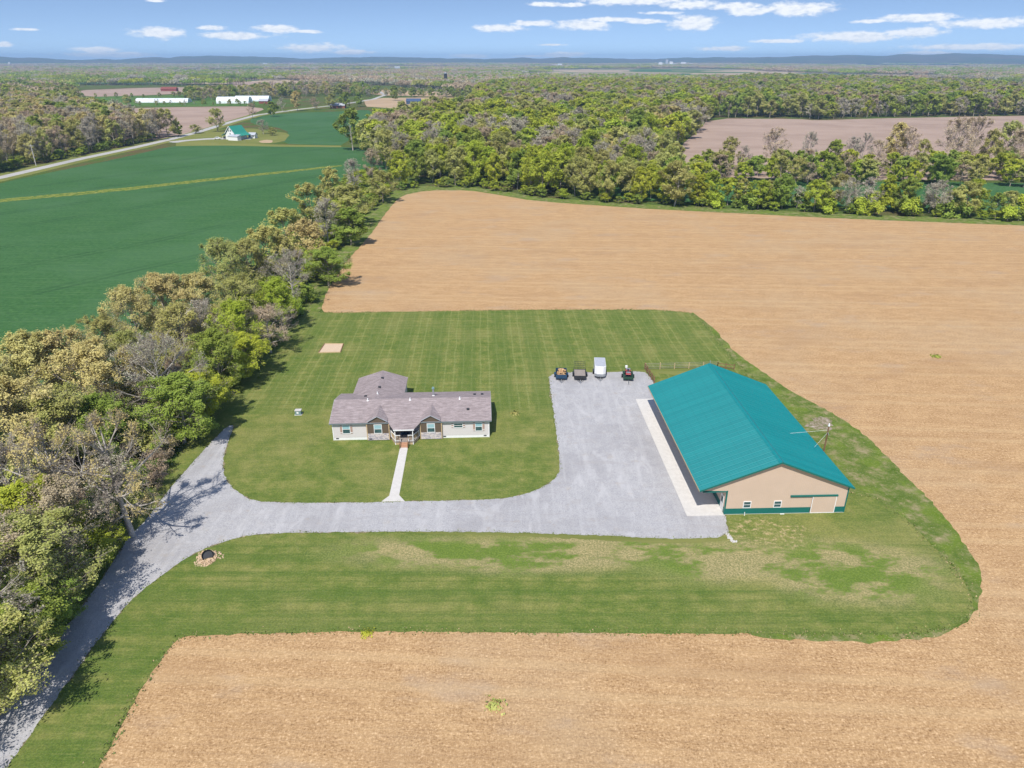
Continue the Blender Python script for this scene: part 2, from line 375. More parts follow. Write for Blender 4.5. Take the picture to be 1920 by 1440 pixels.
def m_gravel(t):
    p = t.pos(); f = t.noise(7.0, 3, 0.8, p); m_ = t.noise(0.8, 6, 0.7, p); big = t.noise(0.10, 5, 0.6, p, 0.6)
    c = t.ramp(f, [(0.25, (0.235, 0.232, 0.238)), (0.5, (0.365, 0.358, 0.365)), (0.78, (0.52, 0.51, 0.51))])
    c = t.mix(t.math('MULTIPLY', t.step(m_, 0.42, 0.70), 0.38), c, (0.47, 0.455, 0.445))
    c = t.mix(t.math('MULTIPLY', t.step(big, 0.45, 0.64), 0.45), c, (0.27, 0.26, 0.265))
    tr = t.noise(1.0, 4, 0.55, t.map(p, (1.2, 0.06, 1), rot=(0, 0, R(5))), 0.5)
    c = t.mix(t.math('MULTIPLY', t.step(tr, 0.50, 0.66), 0.35), c, (0.45, 0.44, 0.44))
    sw = t.noise(0.30, 5, 0.62, t.map(p, (1.6, 0.5, 1), rot=(0, 0, R(-22)), loc=(2, 7, 0)), 1.2)
    c = t.mix(t.math('MULTIPLY', t.step(sw, 0.52, 0.66), 0.45), c, (0.49, 0.48, 0.48))
    sw2 = t.noise(0.5, 5, 0.62, t.map(p, (0.35, 1.8, 1), rot=(0, 0, R(8)), loc=(12, 7, 0)), 0.8)
    c = t.mix(t.math('MULTIPLY', t.step(sw2, 0.54, 0.68), 0.35), c, (0.33, 0.31, 0.30))
    br = t.noise(0.6, 5, 0.7, t.map(p, loc=(4, 4, 0)))
    return t.mix(t.math('MULTIPLY', t.step(br, 0.56, 0.72), 0.35), c, (0.36, 0.30, 0.23)), (f, 0.5, 0.06)

def m_tilled(c0, c1, ang):
    def f(t):
        p = t.pos(); a = t.noise(1.0, 4, 0.65, t.map(p, (0.02, 0.45, 1), rot=(0, 0, R(ang)))); n = t.noise(0.02, 5, 0.6, p)
        c = t.ramp(a, [(0.3, c0), (0.7, c1)])
        return t.mix(t.math('MULTIPLY', t.step(n, 0.42, 0.66), 0.4), c, tuple(x * 0.78 for x in c0))
    return f

M = {}
M['ground'] = mat('ground_litter', m_ground, 1.0, 0.0)
M['lawn'] = mat('mown_grass', m_lawn, 0.95, 0.08)
M['rough'] = mat('rough_grass', m_rough, 1.0, 0.05)
M['straw'] = mat('stubble', m_straw, 1.0, 0.05)
M['wheat'] = mat('young_wheat', m_wheat, 0.9, 0.12)
M['gravel'] = mat('gravel', m_gravel, 0.95, 0.1)
M['pink'] = mat('tilled_soil', m_tilled((0.30, 0.215, 0.17), (0.42, 0.32, 0.26), 12), 1.0, 0.0)
M['tan'] = mat('tan_soil', m_tilled((0.36, 0.255, 0.16), (0.48, 0.36, 0.24), -8), 1.0, 0.0)
M['meadow'] = mat('meadow', m_tilled((0.06, 0.13, 0.03), (0.12, 0.19, 0.05), 5), 1.0, 0.0)
M['verge'] = mat('verge_grass', m_tilled((0.13, 0.16, 0.04), (0.24, 0.23, 0.08), 30), 1.0, 0.0)
def m_mustard(t):
    p = t.pos(); n = t.noise(0.5, 5, 0.75, p)
    return t.ramp(n, [(0.38, (0.06, 0.13, 0.03)), (0.52, (0.17, 0.20, 0.045)), (0.72, (0.33, 0.31, 0.09))])
M['mustard'] = mat('yellow_flowering_strip', m_mustard, 1.0, 0.0)
def m_spoil(t):
    p = t.pos(); n = t.noise(1.1, 5, 0.75, p)
    return t.ramp(n, [(0.38, (0.12, 0.17, 0.05)), (0.46, (0.20, 0.17, 0.10)), (0.58, (0.34, 0.28, 0.22)), (0.7, (0.46, 0.42, 0.37))]), (n, 0.7, 0.2)
M['spoil'] = mat('spoil_heap', m_spoil, 1.0, 0.0)
def m_stony(t):
    p = t.pos(); v = t.n('ShaderNodeTexVoronoi'); v.inputs['Scale'].default_value = 5.0; t.l(p, v.inputs['Vector'])
    return t.ramp(v.outputs['Distance'], [(0.0, (0.62, 0.47, 0.31)), (0.45, (0.50, 0.36, 0.22)), (0.75, (0.20, 0.15, 0.08))]), (v.outputs['Distance'], -0.8, 0.1)
M['stony'] = mat('broken_stone_bed', m_stony, 1.0, 0.0)
def m_margin(t):
    p = t.pos(); n = t.noise(2.2, 5, 0.75, p)
    return t.ramp(n, [(0.36, (0.06, 0.08, 0.025)), (0.48, (0.19, 0.16, 0.09)), (0.6, (0.34, 0.28, 0.19)), (0.75, (0.48, 0.44, 0.38))]), (n, 0.6, 0.1)
M['margin'] = mat('worn_drive_margin', m_margin, 1.0, 0.0)
M['asphalt'] = mat('old_road', m_tilled((0.36, 0.35, 0.33), (0.46, 0.45, 0.43), 20), 0.95, 0.1)
def m_conc(t):
    p = t.pos(); n = t.noise(1.6, 6, 0.7, p); b = t.noise(0.3, 4, 0.6, p)
    return t.mix(t.math('MULTIPLY', t.step(b, 0.45, 0.7), 0.3), t.ramp(n, [(0.3, (0.51, 0.485, 0.45)), (0.7, (0.60, 0.575, 0.54))]), (0.52, 0.49, 0.45))
M['conc'] = mat('concrete', m_conc, 0.85, 0.2)
M['tuft'] = plain('edge_grass_blades', (0.15, 0.19, 0.06), 0.9, 0.05, var=0.35, scale=1.5)
M['chaff'] = plain('loose_straw', (0.40, 0.30, 0.17), 0.9, 0.05, var=0.25, scale=1.5)
M['white'] = plain('white_paint', (0.78, 0.78, 0.77), 0.55, 0.4, var=0.04)
M['teal'] = plain('teal_metal', (0.003, 0.175, 0.185), 0.5, 0.3, var=0.07, scale=0.7)
def m_teal(t):
    oc = t.n('ShaderNodeTexCoord').outputs['Object']; oi = t.n('ShaderNodeObjectInfo').outputs['Random']
    n = t.noise(1.0, 5, 0.65, t.map(oc, (0.25, 5.0, 1))); c = t.mix(n, (0.002, 0.150, 0.160), (0.006, 0.205, 0.215))
    c = t.mix(t.math('MULTIPLY', oi, 0.32), c, (0.012, 0.245, 0.25))  # streaks and lighter panels paint in the sheen along the ribs
    sx = t.n('ShaderNodeSeparateXYZ'); t.l(oc, sx.inputs[0])
    scr = t.math('MULTIPLY', t.math('SUBTRACT', 1.0, t.step(t.math('PINGPONG', sx.outputs[0], 0.6), 0.02, 0.05)), 0.25)
    return t.mix(scr, c, (0.002, 0.10, 0.11))
M['teal'] = mat('teal_metal_panels', m_teal, 0.42, 0.4)
M['tealdark'] = plain('green_trim', (0.008, 0.135, 0.115), 0.45, 0.5, var=0.05, scale=1.0)
def m_barn(t):
    oc = t.n('ShaderNodeTexCoord').outputs['Object']; sx = t.n('ShaderNodeSeparateXYZ'); t.l(oc, sx.inputs[0])
    v = t.math('ADD', sx.outputs[0], sx.outputs[1])
    g = t.step(t.math('PINGPONG', v, 0.115), 0.085, 0.112)
    n = t.noise(0.5, 4, 0.6, oc)
    c = t.ramp(n, [(0.3, (0.56, 0.425, 0.325)), (0.7, (0.60, 0.455, 0.35))])
    return t.mix(t.math('MULTIPLY', g, 0.25), c, (0.50, 0.38, 0.30)), (g, 0.4, 0.02)
M['barn'] = mat('tan_metal_siding', m_barn, 0.5, 0.35)
def m_shingle(t):
    oc = t.n('ShaderNodeTexCoord').outputs['Object']
    b = t.n('ShaderNodeTexBrick'); b.inputs['Scale'].default_value = 1.0
    b.inputs['Brick Width'].default_value = 0.95; b.inputs['Row Height'].default_value = 0.15; b.inputs['Mortar Size'].default_value = 0.012
    b.inputs['Color1'].default_value = (0.235, 0.19, 0.185, 1); b.inputs['Color2'].default_value = (0.40, 0.335, 0.335, 1); b.inputs['Mortar'].default_value = (0.15, 0.12, 0.12, 1)
    t.l(oc, b.inputs['Vector'])
    n = t.noise(1.0, 5, 0.7, t.map(oc, (1.1, 3.4, 1)))
    n2 = t.noise(9, 3, 0.7, oc)
    c = t.mix(t.step(n, 0.38, 0.66), (0.19, 0.155, 0.15), (0.38, 0.32, 0.315))
    c = t.mix(0.42, c, b.outputs['Color'])
    return t.mix(t.math('MULTIPLY', n2, 0.4), c, (0.30, 0.26, 0.265)), (b.outputs['Fac'], 0.3, 0.01)
M['shingle'] = mat('asphalt_shingles', m_shingle, 0.95, 0.1)
def m_siding(c, per=0.13):
    def f(t):
        oc = t.n('ShaderNodeTexCoord').outputs['Object']; sx = t.n('ShaderNodeSeparateXYZ'); t.l(oc, sx.inputs[0])
        fr = t.math('FRACT', t.math('DIVIDE', sx.outputs[2], per))
        g = t.step(fr, 0.80, 0.98); n = t.noise(1.2, 4, 0.6, oc)
        cc = t.mix(n, tuple(x * 0.93 for x in c), tuple(min(1, x * 1.05) for x in c))
        return t.mix(t.math('MULTIPLY', g, 0.4), cc, tuple(x * 0.62 for x in c)), (fr, 0.4, 0.02)
    return f
M['siding'] = mat('light_grey_lap_siding', m_siding((0.655, 0.615, 0.60)), 0.6, 0.3)
M['brown'] = mat('brown_siding', m_siding((0.13, 0.098, 0.07), 0.3), 0.7, 0.2)
def m_stone(t):
    oc = t.n('ShaderNodeTexCoord').outputs['Object']
    v = t.n('ShaderNodeTexVoronoi'); v.inputs['Scale'].default_value = 3.2; t.l(t.map(oc, (1, 1, 2.2)), v.inputs['Vector'])
    e = t.n('ShaderNodeTexVoronoi', feature='DISTANCE_TO_EDGE'); e.inputs['Scale'].default_value = 3.2; t.l(t.map(oc, (1, 1, 2.2)), e.inputs['Vector'])
    sx = t.n('ShaderNodeSeparateColor'); t.l(v.outputs['Color'], sx.inputs[0])
    c = t.ramp(sx.outputs[0], [(0.1, (0.36, 0.33, 0.37)), (0.5, (0.54, 0.50, 0.52)), (0.9, (0.66, 0.57, 0.52))])
    return t.mix(t.math('SUBTRACT', 1.0, t.step(e.outputs['Distance'], 0.0, 0.07)), c, (0.30, 0.28, 0.27)), (e.outputs['Distance'], 0.5, 0.03)
M['stone'] = mat('stacked_stone', m_stone, 0.9, 0.1)
M['glass'] = plain('window_glass', (0.04, 0.09, 0.10), 0.08, 0.9, var=0.3, scale=2)
M['blind'] = plain('pale_blind', (0.30, 0.48, 0.52), 0.3, 0.6, var=0.06)
M['dark'] = plain('dark_metal', (0.03, 0.032, 0.036), 0.5, 0.4)
M['steel'] = plain('galvanised_steel', (0.42, 0.44, 0.46), 0.4, 0.5, metal=0.5)
M['wood'] = plain('pale_treated_wood', (0.50, 0.37, 0.22), 0.8, 0.2, var=0.2, scale=6)
M['redwood'] = plain('reddish_step_wood', (0.44, 0.25, 0.155), 0.75, 0.2, var=0.15, scale=6)
M['oldwood'] = plain('weathered_wood', (0.21, 0.125, 0.07), 0.9, 0.1, var=0.3, scale=5)
M['greywood'] = plain('grey_deck_boards', (0.30, 0.26, 0.235), 0.9, 0.1, var=0.2, scale=8)
M['shutter'] = plain('red_brown_shutter', (0.46, 0.31, 0.25), 0.8, 0.2)
M['door'] = plain('dark_red_door', (0.10, 0.03, 0.03), 0.5, 0.4)
M['blue'] = plain('dark_blue_paint', (0.018, 0.055, 0.11), 0.45, 0.5)
M['green_paint'] = plain('dark_green_paint', (0.02, 0.06, 0.035), 0.5, 0.4)
M['red'] = plain('red_plastic', (0.36, 0.03, 0.04), 0.45, 0.5)
M['tyre'] = plain('tyre_rubber', (0.02, 0.02, 0.021), 0.9, 0.1)
M['firewood'] = plain('split_firewood', (0.50, 0.32, 0.17), 0.9, 0.1, var=0.4, scale=4)
M['sand'] = plain('pea_gravel', (0.55, 0.42, 0.30), 1.0, 0.0, var=0.12, scale=6)
M['rock'] = plain('tan_rip_rap_stone', (0.56, 0.42, 0.28), 0.9, 0.1, var=0.2, scale=3)
M['greyrock'] = plain('pale_grey_stone', (0.50, 0.48, 0.46), 0.9, 0.1, var=0.2, scale=3)
M['gutter'] = plain('gutter_eave_shade', (0.16, 0.19, 0.20), 0.5, 0.4)  # dark grey stands for the shadow under the eaves
M['ac'] = plain('grey_green_cabinet', (0.17, 0.27, 0.27), 0.5, 0.4)
M['greenhouse'] = plain('white_greenhouse_film', (0.72, 0.76, 0.78), 0.4, 0.5, var=0.08, scale=0.1)
M['barnred'] = plain('faded_red_boards', (0.22, 0.07, 0.055), 0.9, 0.1)
M['roofgreen'] = plain('green_farmhouse_roof', (0.03, 0.25, 0.18), 0.5, 0.4)
M['roofgrey'] = plain('grey_metal_roof', (0.40, 0.42, 0.46), 0.5, 0.4)
M['roofblue'] = plain('slate_blue_roof', (0.05, 0.08, 0.15), 0.6, 0.3)
M['brick'] = plain('red_brick', (0.30, 0.12, 0.08), 0.9, 0.1)

# ---------------------------------------------------------------- setting: ground and fields
bm = bmesh.new(); bmesh.ops.create_grid(bm, x_segments=2, y_segments=2, size=14000)
me = bpy.data.meshes.new('ground'); bm.to_mesh(me); bm.free(); me.materials.append(M['ground'])
g = link('ground', me); g['kind'] = 'structure'; g.location = (0, 0, -0.02)

STRAW = [(600, 588), (612, 545), (650, 490), (695, 440), (728, 393), (752, 367), (800, 357), (880, 357), (940, 366), (1000, 377), (1200, 391),
         (1400, 401), (1600, 411), (1920, 423), (2300, 440), (3000, 480), (3600, 900), (3600, 1900), (-100, 1900), (10, 1600), (120, 1440), (230, 1240),
         (400, 1120), (900, 1110), (1100, 900), (700, 640)]
sheet('stubble_field', STRAW, 0.02, M['straw'], 1.0, 0.35, 1)
sheet('edge_grass', [(1290, 580), (1333, 610), (1362, 642), (1380, 662), (1425, 694), (1482, 733), (1562, 775), (1622, 815), (1684, 879), (1745, 938), (1805, 1012),
                     (1838, 1068), (1838, 1135), (1805, 1174), (1735, 1200), (1600, 1205), (1400, 1196), (1380, 1150), (1500, 900), (1300, 640)], 0.03, M['rough'], 0.6, 0.35, 1)
LAWN = [(560, 580), (600, 587), (800, 584), (1000, 581), (1285, 581), (1325, 610), (1350, 643), (1372, 670), (1400, 700), (1470, 800), (1585, 925), (1640, 932),
        (1690, 965), (1745, 1020), (1800, 1078), (1828, 1125), (1815, 1162), (1765, 1182), (1690, 1190), (1500, 1190), (1300, 1188), (1000, 1187), (700, 1184),
        (500, 1189), (400, 1191), (345, 1194), (328, 1202), (300, 1240), (262, 1296), (222, 1370), (185, 1440), (100, 1600), (-60, 1900), (-500, 1900), (-400, 1700), (0, 1300), (150, 1080), (240, 990), (330, 860), (420, 720), (500, 640)]
sheet('lawn', LAWN, 0.034, M['lawn'], 0.35, 0.16, 1)
sheet('grass_strip', [(555, 590), (600, 588), (612, 545), (650, 490), (695, 440), (728, 393), (752, 367), (800, 357), (880, 357), (940, 366), (1000, 377),
                      (1200, 391), (1400, 401), (1600, 411), (1920, 423), (2300, 440), (2300, 432), (1920, 413), (1600, 402), (1400, 393), (1200, 383),
                      (1000, 369), (940, 357), (880, 350), (780, 348), (735, 358), (700, 385), (665, 430), (620, 480), (585, 530), (565, 560)], 0.03, M['rough'], 1.0, 0.5, 1)
DRIVE = [(440, 797), (424, 838), (417, 870), (422, 898), (443, 922), (475, 940), (560, 944), (720, 942), (790, 940), (930, 937), (985, 928), (1025, 910),
         (1048, 890), (1050, 862), (1043, 810), (1036, 760), (1031, 725), (1029, 703), (1060, 698), (1120, 699), (1208, 696), (1218, 706), (1240, 735), (1280, 800), (1330, 880),
         (1358, 962), (1369, 1008), (1250, 1011), (1120, 1004), (960, 999), (800, 997), (640, 998), (520, 1000), (470, 1003), (430, 1013), (395, 1024), (350, 1046),
         (300, 1082), (250, 1120), (185, 1198), (105, 1310), (20, 1430), (-130, 1640), (-330, 1900), (-420, 1850), (-170, 1560), (0, 1342), (62, 1262), (120, 1182), (172, 1114), (205, 1066),
         (242, 1008), (275, 975), (312, 925), (352, 878), (395, 830), (428, 798)]
sheet('drive_margin', DRIVE, 0.0405, M['margin'], 0.25, 0.42, 1, True, 0.55)
sheet('driveway', DRIVE, 0.045, M['gravel'], 0.25, 0.16, 1)
sheet('worn_edge', [(1030, 702), (1120, 700), (1208, 697), (1300, 708), (1312, 690), (1240, 692), (1208, 693), (1100, 697), (1040, 697)], 0.041, M['verge'], 0.3, 0.15, 1)
sheet('worn_edge', [(780, 994), (960, 996), (1120, 1001), (1250, 1008), (1369, 1005), (1372, 1014), (1250, 1020), (1100, 1012), (960, 1005), (780, 1001)], 0.041, M['verge'], 0.3, 0.2, 1)
WHEAT = [(-900, 620), (-500, 470), (0, 343), (120, 318), (210, 300), (330, 272), (420, 270), (520, 273), (640, 275), (690, 280), (735, 305), (700, 360), (620, 450), (480, 560), (350, 680),
         (150, 840), (-100, 950), (-900, 1050)]
sheet('wheat_field', WHEAT, 0.0, M['wheat'], 1.2, 0.4, 1)
sheet('wheat_field', [(525, 269), (545, 250), (520, 238), (470, 232), (470, 222), (500, 216), (560, 211), (640, 209), (690, 205), (700, 215), (660, 240), (650, 272), (600, 272)], 0.0, M['wheat'], 2, 0.8, 1)
sheet('wheat_strip', [(1120, 342), (1300, 340), (1850, 342), (2100, 346), (2100, 405), (1850, 395), (1600, 386), (1300, 380), (1150, 375)], 0.0, M['wheat'], 2, 1, 1)
sheet('flowering_strip', [(-300, 407), (0, 373), (200, 355.5), (400, 334), (560, 317.5), (640, 309), (640, 312), (560, 321), (400, 339), (200, 361), (0, 379), (-300, 415)], 0.012, M['mustard'], 0.8, 0.9, 1)
sheet('grass_strip', [(330, 268), (420, 268), (520, 271), (640, 273), (640, 276), (520, 275), (420, 273), (330, 274)], 0.012, M['verge'], 2, 0.5, 0)
ROADC = [(-900, 560), (-500, 445), (-200, 377), (0, 333), (150, 298), (250, 277), (320, 261), (370, 248), (430, 229.5), (480, 216), (560, 205), (640, 196), (700, 186), (722, 178), (712, 172), (690, 168)]
rc = [Vector(G(u, v)) for u, v in ROADC]
def ribbon(pts, wd):
    Lf, Rt = [], []
    for i, p in enumerate(pts):
        d = (pts[min(i + 1, len(pts) - 1)] - pts[max(i - 1, 0)]).normalized(); nrm = Vector((-d.y, d.x))
        Lf.append(p + nrm * wd / 2); Rt.append(p - nrm * wd / 2)
    return [(p.x, p.y) for p in Lf + Rt[::-1]]
sheet('road_verge', ribbon(rc[:12], 17), 0.005, M['verge'], 3, 0.8, 0, px=False)
sheet('road', ribbon(rc, 6.2), 0.02, M['asphalt'], 3, 0.15, 0, px=False)
sheet('farmyard', [(318, 268), (330, 255), (400, 244), (470, 240), (500, 245), (545, 250), (530, 268), (440, 271)], 0.009, M['verge'], 2, 0.6, 1)
sheet('farm_track', [(312, 266), (350, 262), (400, 258.5), (470, 259), (470, 262), (400, 261), (350, 264.5), (330, 268)], 0.03, M['asphalt'], 2, 0.3, 1)
sheet('bare_soil_patch', [(484, 265), (498, 262), (512, 263), (510, 268), (490, 268)], 0.016, M['tan'], 2, 0.3, 1)
for nm, pts, m_ in [
    ('tilled_field', [(195, 204), (330, 201), (460, 199), (500, 204), (475, 213), (430, 226), (372, 243), (330, 256), (240, 268), (170, 235)], 'pink'),
    ('tilled_field', [(130, 170), (290, 164), (435, 163), (445, 168), (300, 178), (150, 182)], 'pink'),
    ('tilled_field', [(430, 152), (550, 154), (570, 162), (430, 164)], 'pink'),
    ('meadow', [(110, 183), (300, 179), (500, 172), (520, 198), (300, 200), (110, 199)], 'meadow'),
    ('tan_field', [(680, 184), (870, 182), (890, 195), (690, 205)], 'tan'),
    ('tan_field', [(690, 168), (840, 172), (850, 182), (690, 178)], 'tan'),
    ('tilled_field', [(1255, 296), (1290, 262), (1330, 222), (1500, 223), (1530, 226), (1640, 222), (1920, 217), (2400, 214), (2400, 345), (1920, 338), (1500, 336), (1290, 330)], 'pink'),
    ('tan_field', [(1640, 150), (1780, 152), (1960, 162), (1960, 174), (1800, 165), (1640, 156)], 'tan'),
    ('tilled_field', [(1310, 143), (1440, 145), (1440, 150), (1310, 149)], 'pink'),
    ('tan_field', [(-60, 183), (42, 183), (44, 197), (-60, 197)], 'tan'),
    ('meadow', [(1180, 131), (1260, 131), (1260, 134), (1180, 134)], 'wheat'),
    ('tan_field', [(110, 119), (200, 119.2), (200, 120.8), (110, 120.5)], 'tan')]:
    sheet(nm, pts, 0.006, M[m_], 4, 1.5, 1)

# far hills
def hill_mesh():
    nx, ny = 420, 10; V = []
    for j in range(ny):
        for i in range(nx):
            a = -1.05 + 2.1 * i / (nx - 1); r = 8200 + 3600 * j / (ny - 1)
            u = 960 + F * math.tan(a) * 1.0 / 1.0 * 0.92
            prof = 28 * math.exp(-((u - 60) / 110) ** 2) * 0.8 + 22 * math.exp(-((u - 560) / 90) ** 2) + 26 * math.exp(-((u - 1600) / 330) ** 2) + 14 * math.exp(-((u - 1720) / 60) ** 2)
            h = 50 + prof + 30 * mnoise.noise(Vector((a * 9, 3.1, 0))) + 16 * mnoise.noise(Vector((a * 40, 1.1, 0))) + 4 * mnoise.noise(Vector((a * 190, j * 2.1, 0)))
            s = math.sin(math.pi * (j / (ny - 1)) * 0.9 + 0.05)
            V.append((r * math.sin(a), r * math.cos(a), -1 + max(0, h + 6) * s * 1.08))
    Fc = [(j * nx + i, j * nx + i + 1, (j + 1) * nx + i + 1, (j + 1) * nx + i) for j in range(ny - 1) for i in range(nx - 1)]
    return V, Fc
def m_hill(t):
    p = t.pos(); n = t.noise(0.006, 6, 0.7, p); n2 = t.noise(0.0016, 4, 0.6, p)
    return t.mix(t.step(n2, 0.45, 0.6), t.ramp(n, [(0.3, (0.03, 0.05, 0.02)), (0.7, (0.09, 0.11, 0.05))]), t.ramp(n, [(0.3, (0.05, 0.05, 0.03)), (0.7, (0.13, 0.11, 0.07))]))
M['hill'] = mat('wooded_hills', m_hill, 1.0, 0.0)
V, Fc = hill_mesh(); ho = link('hills', np_mesh('hills', V, np.array(Fc), M['hill'], True)); ho['kind'] = 'structure'

# haze: one box of even thin air round everything
hz = bpy.data.materials.new('haze_air'); hz.use_nodes = True; t = NT(hz.node_tree)
pv = t.n('ShaderNodeVolumePrincipled'); pv.inputs['Color'].default_value = (0.44, 0.68, 1.0, 1); pv.inputs['Density'].default_value = 0.00011
pv.inputs['Anisotropy'].default_value = 0.0
oo = t.n('ShaderNodeOutputMaterial'); t.l(pv.outputs[0], oo.inputs['Volume'])
b = MB().box(-14500, 14500, -14500, 14500, -1.6, 125).build('haze', hz); b['kind'] = 'stuff'

# ---------------------------------------------------------------- trees
def m_leaf(name, c0, c1, c2, trans=0.3):
    m = bpy.data.materials.new(name); m.use_nodes = True; t = NT(m.node_tree)
    oc = t.n('ShaderNodeTexCoord').outputs['Object']; oi = t.n('ShaderNodeObjectInfo')
    n = t.noise(0.55, 4, 0.7, oc); nf = t.noise(6.0, 2, 0.6, oc)
    c = t.ramp(t.math('MULTIPLY_ADD', n, 0.6, t.math('MULTIPLY', nf, 0.4)), [(0.34, c0), (0.5, c1), (0.66, c2)])
    hs = t.n('ShaderNodeHueSaturation'); t.l(c, hs.inputs['Color'])
    t.put(hs.inputs['Hue'], t.math('MULTIPLY_ADD', oi.outputs['Random'], 0.03, 0.480))
    rnd2 = t.math('FRACT', t.math('MULTIPLY', oi.outputs['Random'], 17.3))
    t.put(hs.inputs['Value'], t.math('MULTIPLY_ADD', rnd2, 0.24, 0.93)); hs.inputs['Saturation'].default_value = 0.99
    d = t.n('ShaderNodeBsdfDiffuse'); t.l(hs.outputs[0], d.inputs[0])
    tr = t.n('ShaderNodeBsdfTranslucent'); t.l(hs.outputs[0], tr.inputs[0])
    mx = t.n('ShaderNodeMixShader'); mx.inputs[0].default_value = trans; t.l(d.outputs[0], mx.inputs[1]); t.l(tr.outputs[0], mx.inputs[2])
    o = t.n('ShaderNodeOutputMaterial'); t.l(mx.outputs[0], o.inputs[0]); return m
LEAF = {
    'lime': m_leaf('lime_leaves', (0.23, 0.30, 0.03), (0.40, 0.47, 0.05), (0.56, 0.60, 0.10), 0.3),
    'green': m_leaf('green_leaves', (0.17, 0.245, 0.04), (0.28, 0.37, 0.065), (0.41, 0.48, 0.11), 0.3),
    'olive': m_leaf('olive_leaves', (0.28, 0.295, 0.08), (0.43, 0.44, 0.13), (0.60, 0.58, 0.22), 0.3),
    'gold': m_leaf('golden_catkins', (0.37, 0.33, 0.115), (0.55, 0.49, 0.185), (0.72, 0.65, 0.28), 0.28),
    'rust': m_leaf('rusty_buds', (0.34, 0.27, 0.17), (0.48, 0.39, 0.25), (0.62, 0.51, 0.34), 0.25),
    'bare': m_leaf('grey_buds', (0.34, 0.32, 0.23), (0.46, 0.43, 0.32), (0.60, 0.56, 0.42), 0.25),
    'brush': m_leaf('dry_brush', (0.28, 0.22, 0.15), (0.42, 0.33, 0.22), (0.54, 0.43, 0.30), 0.4),
}
def m_bark(name, c0, c1):
    def f(t):
        oc = t.n('ShaderNodeTexCoord').outputs['Object']; return t.ramp(t.noise(1.0, 5, 0.7, t.map(oc, (3, 3, 0.7))), [(0.35, c0), (0.65, c1)])
    return mat(name, f, 0.95, 0.05)
BARK = {'mid': m_bark('grey_bark', (0.20, 0.17, 0.135), (0.38, 0.34, 0.28)), 'pale': m_bark('pale_bark', (0.30, 0.27, 0.23), (0.52, 0.48, 0.43)),
        'twig': m_bark('twig_bark', (0.30, 0.25, 0.21), (0.46, 0.40, 0.34))}

def unit(a): return a / np.maximum(np.linalg.norm(a, axis=-1, keepdims=True), 1e-9)

def tubes(A, B, C, r0, r1, sides, segs):
    """bezier tubes: A start, B control, C end (n,3)"""
    n = len(A); ts = np.linspace(0, 1, segs + 1)
    P = ((1 - ts)[None, :, None] ** 2) * A[:, None] + (2 * (1 - ts) * ts)[None, :, None] * B[:, None] + (ts ** 2)[None, :, None] * C[:, None]
    T = unit(np.gradient(P, axis=1)); ref = np.where(np.abs(T[..., 2:3]) > 0.9, np.array([1.0, 0, 0]), np.array([0, 0, 1.0]))
    U = unit(np.cross(T, ref)); W = np.cross(T, U); rad = r0[:, None] * (1 - ts) + r1[:, None] * ts
    an = np.arange(sides) * 2 * np.pi / sides
    V = P[:, :, None] + rad[:, :, None, None] * (np.cos(an)[None, None, :, None] * U[:, :, None] + np.sin(an)[None, None, :, None] * W[:, :, None])
    V = V.reshape(-1, 3); idx = np.arange(n * (segs + 1) * sides).reshape(n, segs + 1, sides)
    a = idx[:, :-1]; b_ = idx[:, 1:]
    Fq = np.stack([a, np.roll(a, -1, 2), np.roll(b_, -1, 2), b_], -1).reshape(-1, 4)
    return V, Fq

def leaves(Pc, size, rg, outward, up=0.75, rnd=0.48):
    n = len(Pc); N = unit(rg.normal(size=(n, 3)) * rnd + outward * 0.75 + np.array([0, 0, up]))
    t_ = unit(np.cross(N, rg.normal(size=(n, 3)))); b_ = np.cross(N, t_)
    s = (size * rg.uniform(0.6, 1.35, n))[:, None]; e = rg.uniform(0.55, 1.0, n)[:, None]
    V = np.stack([Pc - t_ * s, Pc - b_ * s * e + t_ * s * 0.15, Pc + t_ * s, Pc + b_ * s * e], 1).reshape(-1, 3)
    return V, np.arange(4 * n).reshape(n, 4)

